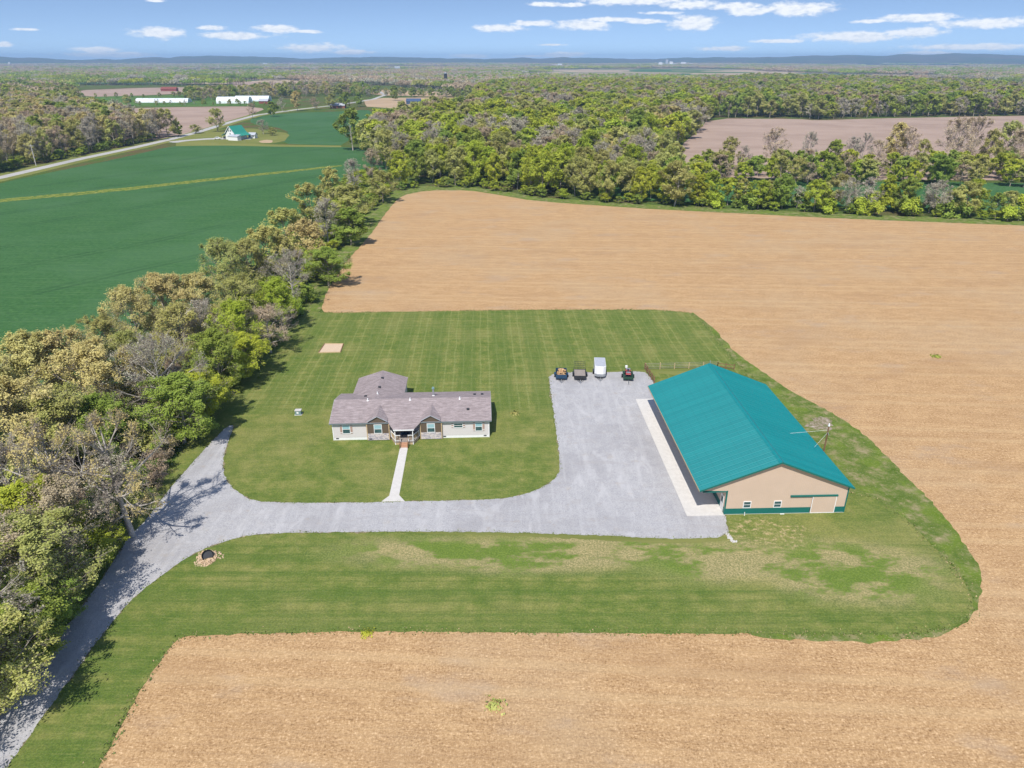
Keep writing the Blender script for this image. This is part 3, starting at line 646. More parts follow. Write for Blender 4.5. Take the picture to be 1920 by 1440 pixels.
def gen_tree(seed, H=13.0, Rc=4.5, base=0.28, n=(11, 6, 5, 5), leafn=4, ls=0.16, segs=4, sides=6, tr=0.2, wave=0.5, clear=None, lean=0.0, top=0.9, twigr=0.012, flat=0.0, thin=1.0):
    rg = np.random.default_rng(seed)
    A = np.zeros((1, 3)); la = rg.uniform(0, 6.28)
    C = np.array([[lean * math.cos(la) + rg.normal() * 0.3, lean * math.sin(la) + rg.normal() * 0.3, H * top * 0.92]]); B = np.array([[rg.normal() * 0.5, rg.normal() * 0.5, H * 0.45]])
    tv, tf = tubes(A, B, C, np.array([tr]), np.array([tr * 0.18]), 8, 8)
    wood = [(tv, tf)]; twigs = []
    bez = lambda a, b, c, t: ((1 - t) ** 2)[:, None] * a + (2 * (1 - t) * t)[:, None] * b + (t ** 2)[:, None] * c
    # limbs
    n1 = n[0]; t1 = base + (1 - base) * (np.arange(n1) + rg.uniform(0, 0.7, n1)) / n1; t1 = np.clip(t1, 0, 0.99)
    P = bez(np.repeat(A, n1, 0), np.repeat(B, n1, 0), np.repeat(C, n1, 0), t1)
    az_ = np.arange(n1) * 2.4 + rg.uniform(-0.5, 0.5, n1); rel = (t1 - base) / (1 - base)
    eln = np.radians(18 + 55 * rel + rg.normal(size=n1) * 8 - flat * 12)
    prof = (0.62 + 0.55 * np.sin(np.pi * np.clip(rel * 0.85 + 0.15, 0, 1))) * (1 - 0.35 * rel)
    Dv = np.stack([np.cos(az_) * np.cos(eln), np.sin(az_) * np.cos(eln), np.sin(eln)], 1)
    ph = rg.uniform(0, 6.28, 2); ecz = H * (base * 0.75 + 1) / 2; erz = H * (1 - base * 0.75) / 2
    def hit(Ps, Ds, f=1.0):
        a_ = np.arctan2(Ps[:, 1] + Ds[:, 1], Ps[:, 0] + Ds[:, 0]); rr_ = Rc * f * (1 + 0.14 * np.sin(2 * a_ + ph[0]) + 0.10 * np.sin(5 * a_ + ph[1])); rv = np.stack([rr_, rr_, np.full(len(rr_), erz * f)], 1)
        o = (Ps - np.array([0, 0, ecz])) / rv; q = Ds / rv; A_ = (q * q).sum(1); B2 = (o * q).sum(1); C_ = (o * o).sum(1) - 1
        disc = np.maximum(B2 * B2 - A_ * C_, 0); return np.maximum((-B2 + np.sqrt(disc)) / A_, 0.15)
    Ln = hit(P, Dv) * rg.uniform(0.72, 0.98, n1)
    Cn = P + Dv * Ln[:, None]; Cn[:, 2] += Ln * 0.12; Bn = P + Dv * Ln[:, None] * 0.5 + rg.normal(size=(n1, 3)) * Ln[:, None] * 0.09; Bn[:, 2] -= Ln * 0.05
    r0 = tr * (0.55 - 0.35 * rel); v, f = tubes(P, Bn, Cn, r0, r0 * 0.25, sides, segs); wood.append((v, f))
    pa, pb, pc_, pr, pl, pd = P, Bn, Cn, r0, Ln, Dv
    centre = np.array([0, 0, H * (base + 1) / 2])
    for lv in (1, 2, 3):
        k = n[lv]; m = len(pa); idx = np.repeat(np.arange(m), k); t_ = rg.uniform(0.22 if lv == 1 else 0.15, 1.0, m * k)
        S = bez(pa[idx], pb[idx], pc_[idx], t_)
        out = unit(S - centre)
        Dn = unit(unit(pc_[idx] - pa[idx]) * 0.75 + rg.normal(size=(m * k, 3)) * 0.62 + out * 0.35 + np.array([0, 0, 0.22]))
        L2 = pl[idx] * rg.uniform(0.36, 0.66, m * k) * (1.15 - 0.40 * t_)
        L2 = np.minimum(L2, hit(S, Dn, 1.06) * rg.uniform(0.8, 1.1, m * k) + 0.12)
        E = S + Dn * L2[:, None]; Bm = S + Dn * L2[:, None] * 0.5 + rg.normal(size=(m * k, 3)) * L2[:, None] * 0.10
        rr = np.maximum(pr[idx] * 0.42 * (1 - 0.5 * t_), twigr)
        if lv == 1:
            v, f = tubes(S, Bm, E, rr, rr * 0.3, max(3, sides - 2), 3 if segs > 3 else 2); wood.append((v, f))
        elif lv == 2: v, f = tubes(S, Bm, E, np.maximum(rr, twigr * 1.2), rr * 0.3, 3, 1 if segs < 4 else 2); twigs.append((v, f))
        else: v, f = tubes(S, Bm, E, np.full(len(S), twigr), np.full(len(S), twigr * 0.35), 3, 1); twigs.append((v, f))
        pa, pb, pc_, pr, pl = S, Bm, E, rr, L2
    nl = len(pa) * leafn
    if nl:
        idx = np.repeat(np.arange(len(pa)), leafn); t_ = rg.uniform(0.15, 1.1, nl)
        S = bez(pa[idx], pb[idx], pc_[idx], t_) + rg.normal(size=(nl, 3)) * (ls * 0.6 + 0.13)
        # leaves come in clumps: drop some of the crown, keep gaps
        if thin < 1.0:
            q = np.sin(S[:, 0] * 1.7 + seed) + np.sin(S[:, 1] * 1.9 + 2.1 * seed) + np.sin(S[:, 2] * 1.5 + seed * 0.7)
            S = S[q + rg.normal(size=nl) * 1.1 < np.quantile(q, thin)]
        S[:, 2] = np.maximum(S[:, 2], 0.15)
        lv_, lf = leaves(S, ls, rg, unit(S - centre))
    else: lv_, lf = np.zeros((0, 3)), np.zeros((0, 4), int)
    def cat(parts):
        vs, fs, o = [], [], 0
        for v, f in parts: vs.append(v); fs.append(f + o); o += len(v)
        return np.concatenate(vs), np.concatenate(fs)
    wv, wf = cat(wood); tv, tf = cat(twigs)
    return (wv, wf), (tv, tf), (lv_, lf)

def proto(kind, seed, lod, bark='mid', **kw):
    """returns (trunk mesh, crown mesh)"""
    w_, tg, lf = gen_tree(seed, **kw)
    tm = np_mesh('trunk', w_[0], w_[1], BARK[bark], True)
    V = np.concatenate([tg[0], lf[0]]); Fc = np.concatenate([tg[1], lf[1] + len(tg[0])])
    mi = np.concatenate([np.zeros(len(tg[1]), np.int32), np.ones(len(lf[1]), np.int32)])
    cm_ = np_mesh('crown', V, Fc, [BARK['twig'], LEAF[kind]], False, mi)
    return tm, cm_

NEAR, MID = {}, {}
spec = {  # kind: near settings
    'lime': dict(n=(22, 7, 6, 5), leafn=7, ls=0.105, base=0.18, thin=0.95),
    'green': dict(n=(22, 7, 6, 5), leafn=8, ls=0.105, base=0.15, thin=0.96),
    'olive': dict(n=(22, 8, 6, 5), leafn=5, ls=0.095, base=0.2, thin=0.92),
    'gold': dict(n=(22, 8, 6, 5), leafn=6, ls=0.105, base=0.22, Rc=5.4, thin=0.92),
    'rust': dict(n=(18, 7, 7, 5), leafn=2, ls=0.09, base=0.25, thin=0.8, twigr=0.013),
    'bare': dict(n=(18, 7, 7, 5), leafn=1, ls=0.08, base=0.25, thin=0.7, twigr=0.014),
}
for k, (kind, kw) in enumerate(spec.items()):
    NEAR[kind] = [proto(kind, 101 + 13 * k + 7 * j, 0, 'mid' if kind in ('lime', 'green', 'olive') else 'pale', **dict(kw, H=13.0, Rc=kw.get('Rc', 5.0) * (1 + 0.10 * j), tr=0.24)) for j in range(3 if kind in ('olive', 'gold', 'bare') else 2)]
# big old trees with heavy spreading limbs
NEAR['oak'] = [proto('gold', 900 + j, 0, 'pale', H=15.0, Rc=7.2, base=0.24, n=(11, 7, 7, 6), leafn=2, ls=0.10, tr=0.42, flat=1.0, lean=1.5, thin=0.6, twigr=0.016) for j in range(2)]
NEAR['shrub'] = [proto('olive' if j else 'green', 700 + j, 0, 'mid', H=3.2, Rc=2.1, base=0.05, n=(12, 5, 5, 4), leafn=5, ls=0.13, tr=0.06, top=0.7, thin=0.9) for j in range(2)]
NEAR['brush'] = [proto('brush', 720 + j, 0, 'mid', H=2.8, Rc=2.0, base=0.05, n=(12, 5, 5, 4), leafn=2, ls=0.10, tr=0.05, top=0.7, thin=0.8, twigr=0.014) for j in range(1)]
midspec = {
    'lime': dict(leafn=9, ls=0.17, base=0.2, thin=0.94), 'green': dict(leafn=10, ls=0.17, base=0.18, thin=0.95),
    'olive': dict(leafn=7, ls=0.16, base=0.22, thin=0.9), 'gold': dict(leafn=7, ls=0.16, base=0.25, thin=0.9),
    'rust': dict(leafn=3, ls=0.13, base=0.25, thin=0.85, twigr=0.022), 'bare': dict(leafn=1, ls=0.13, base=0.25, thin=0.8, twigr=0.023, n=(16, 7, 6, 5))}
for k, (kind, kw) in enumerate(midspec.items()):
    MID[kind] = [proto(kind, 301 + 13 * k + 7 * j, 1, 'pale' if (j == 1 or kind in ('bare',)) else 'mid', **dict(dict(n=(18, 6, 5, 4), H=14.0, Rc=5.0 - 0.75 * j, tr=0.2, sides=5, segs=3), **kw)) for j in range(3)]
MID['shrub'] = [proto('green' if j else 'lime', 740 + j, 1, 'mid', H=3.6, Rc=2.4, base=0.05, n=(9, 4, 4, 3), leafn=5, ls=0.26, tr=0.06, top=0.7, sides=4, segs=2) for j in range(2)]

NEAR['leaning'] = [proto('bare', 951, 0, 'mid', H=13.0, Rc=4.6, base=0.4, n=(12, 6, 6, 5), leafn=1, ls=0.08, tr=0.3, lean=3.2, thin=0.6, twigr=0.013)]
WORD_LEAN = np.random.default_rng(951).uniform(0, 6.28)
TREES = []   # x, y, H, kind, rot, label, group, manual
WORD = {'lime': 'bright lime green leafy', 'green': 'mid green leafy', 'olive': 'olive yellow budding', 'gold': 'golden tan budding', 'rust': 'rusty brown thinly budded', 'bare': 'bare grey twiggy', 'oak': 'old spreading nearly bare'}
def tree_at(cu, cv, H, kind, label, hf=0.6, group='trees of the long hedgerow beside the lawn', sp_=1.0):
    x, y = G(cu, cv, H * hf); TREES.append([x, y, H, kind, label, group, True, sp_])
HG = None
LST = [
 (700, 312, 13, 'rust', 'greyish tan budding tree at the far end of the hedgerow, nearest the field corner'),
 (662, 330, 12, 'bare', 'grey twiggy tree near the far end of the hedgerow, left of the greyish tan one'),
 (716, 350, 10, 'olive', 'low olive tree at the far hedgerow end above the grass strip'),
 (622, 350, 12, 'olive', 'olive yellow tree on the wheat side of the hedgerow where the flowering strip ends'),
 (655, 385, 11, 'olive', 'olive tree on the stubble side of the hedgerow below the far end'),
 (580, 385, 12, 'olive', 'large olive tree bulging toward the wheat field in the hedgerow'),
 (612, 415, 12, 'bare', 'bare grey tree with pale limbs in the middle of the hedgerow'),
 (655, 425, 9, 'green', 'dark green tree at the stubble side of the hedgerow'),
 (535, 440, 12, 'olive', 'broad olive tree on the wheat side of the hedgerow, before the bare grey one'),
 (575, 465, 12, 'gold', 'pale gold rounded tree in the hedgerow, above the grass strip bend'),
 (500, 480, 12, 'olive', 'yellow green tree on the wheat side of the hedgerow, beside the pale gold one'),
 (612, 500, 8, 'green', 'small green tree at the foot of the hedgerow by the stubble'),
 (548, 520, 11, 'bare', 'purplish grey twiggy tree in front of the pale gold one'),
 (520, 560, 11, 'lime', 'lime green tree in the hedgerow across from the lawn corner'),
 (465, 500, 11, 'olive', 'olive tree on the wheat side, behind the lime green one'),
 (420, 505, 12, 'olive', 'yellow olive tree standing out of the hedgerow into the wheat'),
 (440, 560, 12, 'olive', 'olive green tree behind the brightest lime tree'),
 (365, 560, 12, 'gold', 'golden brown tree on the wheat side, third from the left bend'),
 (305, 565, 13, 'gold', 'tall golden brown tree on the wheat side, left of its twin'),
 (245, 592, 13, 'gold', 'golden tree where the hedgerow widens beside the wheat'),
 (380, 610, 12, 'bare', 'grey bare tree among golden ones, left of the brightest lime tree'),
 (440, 615, 12, 'lime', 'brightest lime green tree, the tall one facing the gravel pad'),
 (500, 610, 9, 'rust', 'brownish low tree between the lime trees and the lawn corner'),
 (400, 670, 11, 'green', 'yellow green leafy tree just below the brightest lime tree'),
 (335, 620, 12, 'olive', 'olive tree behind the big pale limbed tree'),
 (455, 660, 8, 'lime', 'small lime tree whose shadow falls on the lawn'),
 (300, 700, 14, 'bare', 'big pale limbed tree with thin yellow buds above the drive spur'),
 (245, 680, 12, 'olive', 'olive tree left of the big pale limbed tree'),
 (175, 715, 13, 'gold', 'bright golden yellow tree behind the old spreading tree'),
 (110, 690, 13, 'gold', 'golden tree at the wheat edge, left of the bright golden one'),
 (40, 705, 14, 'gold', 'orange gold tree at the left frame edge above the wheat edge'),
 (-30, 740, 14, 'gold', 'golden tree cut by the left frame edge'),
 (190, 640, 11, 'olive', 'small olive tree at the wheat edge left of the golden crowns'),
 (330, 760, 10, 'green', 'green understory tree beside the drive spur'),
 (375, 735, 8, 'lime', 'small bright tree at the lawn edge above the drive spur'),
 (30, 800, 14, 'gold', 'tan tree at the left edge below the orange gold one'),
 (110, 800, 12, 'olive', 'olive tree between the golden crowns and the old spreading tree'),
 (190, 800, 10, 'green', 'green tree under the bright golden crown'),
 (215, 880, 15, 'oak', 'old spreading nearly bare tree leaning over the drive bend'),
 (105, 890, 15, 'oak', 'old nearly bare tree with pale heavy limbs left of the drive bend'),
 (15, 900, 13, 'bare', 'bare tree at the left frame edge beside the heavy limbed one'),
 (60, 980, 11, 'lime', 'lime green tree under the heavy limbed one'),
 (105, 975, 11, 'rust', 'rusty leaved tree beside the drive below the bend'),
 (150, 1025, 5, 'lime', 'small lime tree right at the drive edge'),
 (40, 1060, 11, 'olive', 'olive tree with pale new leaves beside the drive'),
 (-30, 1050, 13, 'rust', 'rust brown tree at the left frame edge beside the drive'),
 (50, 1125, 7, 'green', 'low green tree hugging the drive'),
 (0, 1180, 8, 'green', 'dark green tree at the left frame edge near the bottom'),
 (-45, 1130, 13, 'bare', 'bare tree cut by the left frame edge above the lower drive'),
 (-60, 1260, 10, 'olive', 'olive tree cut by the left frame edge at the lower drive'),
]
for a in LST: tree_at(*a)
for (x, y, H, k) in [(-66, 45, 13, 'bare'), (-68, 35, 13, 'bare'), (-64, 26, 12, 'bare')]:
    TREES.append([x, y, H, k, 'tree just outside the left frame edge whose shadow crosses the lower drive', 'trees outside the left frame edge', True, 1.0])
TREES.append([*G(212, 1022), 12.0, 'leaning', 'bare tree leaning out over the drive bend, casting branch shadows on the gravel', 'trees of the long hedgerow beside the lawn', True, 1.0])
# landmarks far off
for a in [(662, 282, 23, 'green', 'tall lone green cottonwood where the hedgerow meets the woods', 0.0),
          (405, 226, 16, 'olive', 'wide forked tree left of the green roofed farmhouse', 0.5),
          (332, 242, 10, 'lime', 'round lime tree beside the road left of the farmyard', 0.5),
          (366, 242, 6, 'olive', 'small olive tree between the road and the farm track', 0.5),
          (492, 238, 10, 'bare', 'round grey tree right of the farmhouse shed', 0.5),
          (510, 247, 5, 'olive', 'small olive tree right of the farmhouse shed', 0.5),
          (472, 208, 13, 'rust', 'reddish tree by the road beyond the farmhouse', 0.5),
          (510, 205, 13, 'green', 'green tree by the road right of the reddish one', 0.5),
          (556, 190, 19, 'gold', 'large tan round tree beside the far wheat field', 0.5),
          (528, 196, 13, 'bare', 'grey tree beside the large tan round one', 0.5),
          (590, 195, 12, 'rust', 'brown tree at the far wheat field edge', 0.5),
          (622, 190, 15, 'olive', 'olive tree left of the two dense green ones', 0.5),
          (648, 188, 16, 'green', 'dense green tree at the far wheat field corner', 0.5),
          (672, 187, 15, 'green', 'second dense green tree at the far wheat field corner', 0.5),
          (238, 188, 12, 'olive', 'grey olive tree left of the long greenhouse', 0.5),
          (740, 175, 18, 'green', 'tall green tree in front of the far tan field', 0.5)]:
    tree_at(a[0], a[1], a[2], a[3], a[4], a[5], 'trees round the distant farm', 0.92 if a[2] > 20 else 1.0)

def scatter(poly_px, spacing, Hr, kinds, label, group, excl=(), jitter=0.42, kind_w=None, px=True):
    poly = [G(*p) for p in poly_px] if px else poly_px
    xs = [p[0] for p in poly]; ys = [p[1] for p in poly]
    gx, gy = np.meshgrid(np.arange(min(xs), max(xs), spacing), np.arange(min(ys), max(ys), spacing))
    gx = gx.ravel() + rng.uniform(-jitter, jitter, gx.size) * spacing; gy = gy.ravel() + rng.uniform(-jitter, jitter, gy.size) * spacing
    ok = inside(gx, gy, poly)
    for e in excl: ok &= ~inside(gx, gy, e)
    gx, gy = gx[ok], gy[ok]
    ks = rng.choice(kinds, size=len(gx), p=kind_w)
    for x, y, k in zip(gx, gy, ks):
        u, v, zc = proj(x, y, 0)
        if u < -260 or u > 2180: continue
        patch = mnoise.noise(Vector((x * 0.012, y * 0.012, 2)))
        if rng.random() < 0.4: k = ('lime', 'olive', 'green')[int(rng.integers(3))] if patch > 0.12 else (('bare', 'rust', 'olive')[int(rng.integers(3))] if patch < -0.1 else k)
        if k not in kinds: k = kinds[int(rng.integers(len(kinds)))]
        TREES.append([x, y, float(rng.uniform(*Hr)) * (1.0 + 0.14 * mnoise.noise(Vector((x * .03, y * .03, 7)))), str(k), label, group, False, 1.0])

# woods behind the stubble field: front edge rows, then the body of the wood
KW = (['lime', 'green', 'olive', 'gold', 'rust', 'bare'],)
FRONT_A = [(742, 358), (795, 349), (880, 349), (940, 356), (1000, 367), (1130, 379), (1280, 388), (1280, 366), (1130, 357), (1000, 346), (900, 332), (760, 335)]
scatter(FRONT_A, 8.0, (12.5, 17), ['lime', 'green', 'olive', 'lime'], 'tree on the near edge of the woods behind the stubble field', 'trees on the edge of the woods', kind_w=[.42, .15, .28, .15])
WOODS = [(760, 335), (900, 332), (1000, 346), (1130, 357), (1270, 366), (1262, 330), (1245, 300), (1262, 282), (1300, 258), (1322, 232), (1330, 214), (1340, 190),
         (1300, 165), (1000, 165), (900, 176), (885, 214), (775, 232), (705, 258), (690, 285), (715, 320)]
scatter(WOODS, 10.0, (11, 20), *KW, 'tree inside the woods behind the stubble field', 'trees inside the woods', kind_w=[.30, .14, .26, .03, .07, .20])
BELT = [(1280, 384), (1400, 391), (1600, 401), (1920, 413), (2150, 422), (2150, 409), (1920, 402), (1600, 392), (1400, 382), (1280, 374)]
scatter(BELT, 7.0, (7.5, 12), ['lime', 'green', 'olive', 'bare'], 'young tree in the belt along the right side of the far stubble edge', 'young trees in the right belt', kind_w=[.36, .2, .27, .17])
BELT2 = [(1180, 356), (1280, 352), (1600, 350), (1920, 352), (2150, 354), (2150, 330), (1920, 328), (1600, 327), (1290, 325), (1250, 338)]
scatter(BELT2, 9.0, (8, 12), ['lime', 'green', 'olive', 'rust'], 'tree in the hedge between the green strip and the tilled field', 'trees in the hedge before the tilled field', kind_w=[.34, .3, .22, .14])
for (u, v, H, k) in [(1365, 318, 15, 'olive'), (1392, 322, 12, 'bare'), (1448, 318, 19, 'rust'), (1512, 320, 18, 'bare'), (1590, 322, 16, 'bare'), (1614, 318, 17, 'bare'), (1672, 318, 21, 'gold'), (1690, 322, 20, 'rust'),
                     (1722, 318, 14, 'olive'), (1782, 322, 24, 'rust'), (1812, 318, 24, 'rust'), (1845, 322, 19, 'olive'), (1878, 318, 22, 'olive'), (1902, 322, 19, 'rust'), (1560, 320, 14, 'green'), (1640, 320, 14, 'rust'), (1945, 320, 20, 'rust')]:
    tree_at(u, v, H, k, 'tall tree above the hedge', 0.0, 'tall trees above the hedge', 0.85)
WOOD_R = [(1318, 221), (1500, 221), (1530, 224), (1640, 220), (1920, 216), (2300, 213), (2300, 176), (1920, 176), (1640, 160), (1420, 152), (1300, 165), (1336, 195)]
scatter(WOOD_R, 11.0, (12, 20), *KW, 'tree in the woods beyond the tilled field on the right', 'trees beyond the tilled field', kind_w=[.26, .22, .22, .03, .09, .18])
WOOD_L = [(-300, 388), (-120, 350), (0, 321), (100, 300), (200, 279), (270, 266), (315, 259), (318, 254), (250, 246), (190, 226), (100, 208), (-260, 206)]
scatter(WOOD_L, 9.0, (14, 19), ['gold', 'rust', 'bare', 'olive', 'green'], 'tree in the woods across the road on the left', 'trees across the road', kind_w=[.30, .24, .24, .14, .08])
# farther rows, hedges and clumps
scatter([(-200, 203), (60, 203), (150, 198), (145, 178), (60, 165), (-200, 165)], 15, (10, 16), ['green', 'olive', 'rust', 'lime'], 'tree in the clump beyond the roadside woods', 'trees in far clumps', kind_w=[.4, .3, .15, .15])
scatter([(350, 190), (500, 186), (560, 182), (640, 180), (700, 182), (690, 172), (560, 168), (490, 172), (480, 176), (350, 180)], 14, (9, 16), ['green', 'olive', 'rust', 'bare', 'gold'], 'tree behind the greenhouses beside the far road', 'trees in far clumps', kind_w=[.34, .24, .16, .13, .13])
scatter([(250, 194), (400, 195), (500, 194), (500, 198), (250, 199)], 16, (3, 6), ['olive', 'green', 'bare'], 'small tree in the row before the greenhouses', 'small trees by the greenhouses', kind_w=[.5, .25, .25])
scatter([(150, 184), (330, 181), (400, 176), (400, 178), (330, 183), (150, 186)], 22, (4, 8), ['green', 'olive'], 'small tree in the hedge behind the greenhouses', 'small trees by the greenhouses', kind_w=[.5, .5])
scatter([(690, 182), (840, 184), (900, 184), (880, 176), (690, 176)], 20, (8, 13), ['green', 'olive', 'bare'], 'tree in the far hedge beyond the tan field', 'trees in far clumps', kind_w=[.5, .25, .25])
# shrubs below the hedgerow and along the wood edges
HEDGE = [(-260, 1560), (-60, 1380), (20, 1270), (95, 1165), (160, 1075), (215, 1010), (270, 950), (320, 880), (385, 805), (420, 742), (480, 680), (520, 640), (570, 575), (600, 525), (650, 450), (700, 395), (735, 355),
         (700, 320), (640, 340), (560, 440), (440, 560), (300, 680), (120, 830), (-200, 980)]
SHR = []
def shrubs(poly_px, spacing, Hr, kinds, kw_, label, group):
    poly = [G(*p) for p in poly_px]; xs = [p[0] for p in poly]; ys = [p[1] for p in poly]
    gx, gy = np.meshgrid(np.arange(min(xs), max(xs), spacing), np.arange(min(ys), max(ys), spacing))
    gx = gx.ravel() + rng.uniform(-.45, .45, gx.size) * spacing; gy = gy.ravel() + rng.uniform(-.45, .45, gy.size) * spacing
    ok = inside(gx, gy, poly)
    for x, y in zip(gx[ok], gy[ok]):
        u, v, zc = proj(x, y, 0)
        if -150 < u < 2100 and v < 1700: SHR.append([x, y, float(rng.uniform(*Hr)), str(rng.choice(kinds, p=kw_)), label, group])
shrubs(HEDGE, 3.6, (1.8, 3.8), ['shrub', 'brush'], [.66, .34], 'leafy undergrowth shrub beneath the hedgerow trees', 'shrubs under the hedgerow')
shrubs([(745, 360), (800, 351), (880, 352), (940, 360), (1000, 371), (1200, 384), (1400, 394), (1600, 404), (1920, 416), (2100, 423), (2100, 417), (1920, 411), (1600, 400), (1400, 390), (1200, 380), (1000, 367), (940, 355), (880, 347), (760, 350)],
       4.6, (2.5, 4.5), ['shrub', 'brush'], [.85, .15], 'leafy shrub along the edge of the woods behind the stubble', 'shrubs along the woods edge')
shrubs([(1300, 385), (1920, 405), (1920, 396), (1300, 376)], 8, (3, 5), ['shrub'], [1.0], 'leafy shrub inside the right belt', 'shrubs in the right belt')
shrubs([(-150, 352), (0, 323), (100, 303), (200, 282), (290, 263), (290, 259), (200, 275), (100, 297), (0, 316), (-150, 344)], 5.5, (2.5, 4.5), ['shrub', 'brush'], [.5, .5], 'shrub at the foot of the roadside woods', 'shrubs by the road')

# split: the 300 trees that show largest are objects, the rest one mass
def pxsize(T):
    u, v, zc = proj(T[0], T[1], T[2] * 0.5)
    s = T[2] / zc
    if not (-60 < u < 1980 and 60 < v < 1520): s *= 0.25
    return s
# a back row tree shows only its crown: rank edge trees a little higher
manual = [T for T in TREES if T[6]]; auto = sorted([T for T in TREES if not T[6]], key=lambda T: -pxsize(T) * (1.0 if 'inside' not in T[4] else 0.75))
n_auto = 300 - len(manual); indiv = manual + auto[:n_auto]; rest = auto[n_auto:]

def place_tree(T):
    x, y, H, kind, label, group, man, spx = T
    dist = math.hypot(x, y); lib = NEAR if dist < 175 else MID
    if kind == 'oak': lib = NEAR
    ps = lib[kind]; tm, cm_ = ps[int(rng.integers(len(ps)))]
    ref = 15.0 if kind == 'oak' else (13.0 if lib is NEAR else 14.0)
    s = H / ref
    e = empty('tree', (x, y, 0), float(rng.uniform(0, 6.28))); wd = s * (0.35 + 0.65 / max(s, .4) if s < 1 else 1) * float(rng.uniform(0.92, 1.22)) * spx
    if lib is MID: wd *= 1.12 if man else 1.0
    e.scale = (wd, wd, s)
    if kind == 'leaning': e.rotation_euler.z = -WORD_LEAN + 0.3
    tag(e, label, 'tree', group)
    link('trunk', tm, e); link('crown', cm_, e)
ORD = ['first', 'second', 'third', 'fourth', 'fifth', 'sixth', 'seventh', 'eighth', 'ninth', 'tenth']
def nth(i): return ORD[i] if i < 10 else str(i + 1) + ('th' if 10 <= (i + 1) % 100 <= 20 or (i + 1) % 10 > 3 or (i + 1) % 10 == 0 else ('st', 'nd', 'rd')[(i + 1) % 10 - 1])
SHORT = {'lime': 'lime green', 'green': 'mid green', 'olive': 'olive yellow', 'gold': 'golden tan', 'rust': 'rusty brown', 'bare': 'bare grey', 'shrub': 'leafy', 'brush': 'dry brown'}
def number(items, key_u, place, noun):
    by = {}
    for T in items: by.setdefault(T[3], []).append(T)
    for k, l in by.items():
        l.sort(key=key_u)
        for i, T in enumerate(l): T[4] = (nth(i) + ' ' if len(l) > 1 else 'only ') + SHORT[k] + ' ' + noun + ' from the left ' + place
PLACE = {'trees on the edge of the woods': 'on the woods edge behind the stubble', 'young trees in the right belt': 'in the belt right of the far stubble edge',
         'trees in the hedge before the tilled field': 'in the hedge below the tilled field', 'trees beyond the tilled field': 'in the woods above the tilled field',
         'trees across the road': 'in the woods across the road', 'trees inside the woods': 'among crowns inside the woods behind the stubble', 'tall trees above the hedge': 'standing tall above the hedge',
         'trees in far clumps': 'in the far clumps near the greenhouses', 'small trees by the greenhouses': 'in the rows by the greenhouses'}
for gname, pl_ in PLACE.items():
    number([T for T in indiv if T[5] == gname], lambda T: proj(T[0], T[1], 0)[0], pl_, 'tree')
for T in indiv:
    if T[5] == 'trees of the long hedgerow beside the lawn' and T[1] > 100: T[2] *= 0.97 if T[1] < 150 else 1.14; T[7] = 0.95 if T[1] < 150 else 1.1
    if not T[6] and T[5] not in PLACE: T[4] = WORD[T[3]] + ' ' + T[4]
    place_tree(T)
SHR.sort(key=lambda q: -q[2] / proj(q[0], q[1], 1)[2])
SP = {'shrubs under the hedgerow': 'under the hedgerow trees', 'shrubs along the woods edge': 'along the woods edge behind the stubble', 'shrubs in the right belt': 'inside the right belt', 'shrubs by the road': 'at the foot of the roadside woods'}
for gname, pl_ in SP.items(): number([q for q in SHR[:200] if q[5] == gname], lambda q: proj(q[0], q[1], 0)[0], pl_, 'shrub')
for q in SHR[:200]:
    lib = NEAR if math.hypot(q[0], q[1]) < 150 else MID
    kind = q[3] if q[3] in lib else 'shrub'
    tm, cm_ = lib[kind][int(rng.integers(len(lib[kind])))]
    e = empty('shrub', (q[0], q[1], 0), float(rng.uniform(0, 6.28))); s = q[2] / 3.2; e.scale = (s, s, s)
    lb = q[4]
    tag(e, lb, 'shrub', q[5]); link('stem', tm, e); link('foliage', cm_, e)

# far protos, one mesh each, and clumps of canopy for the far distance
PC = bpy.data.collections.new('forest_shapes')
order = []
def far_proto(nm, kind, seed, n=(14, 5, 5, 3), leafn=4, ls=0.55, **kw):
    w_, tg, lf = gen_tree(seed, H=14.0, Rc=5.2, n=n, leafn=leafn, ls=ls, sides=4, segs=2, twigr=0.05, tr=0.2, **kw)
    V = np.concatenate([w_[0], tg[0], lf[0]]); Fc = np.concatenate([w_[1], tg[1] + len(w_[0]), lf[1] + len(w_[0]) + len(tg[0])])
    mi = np.concatenate([np.zeros(len(w_[1])), np.zeros(len(tg[1])), np.ones(len(lf[1]))])
    o = bpy.data.objects.new(nm, np_mesh(nm, V, Fc, [BARK['twig'], LEAF[kind]], False, mi)); PC.objects.link(o); order.append(kind)
farspec = [('lime', 9, .28), ('green', 10, .28), ('olive', 8, .26), ('gold', 8, .25), ('rust', 5, .20), ('bare', 2, .19)]
ci = 0
for kind, lfn, ls in farspec:
    for j in range(3): far_proto('shape_%02d' % ci, kind, 500 + ci, leafn=lfn, ls=ls, base=0.22, thin=0.88); ci += 1
CLUMP0 = ci
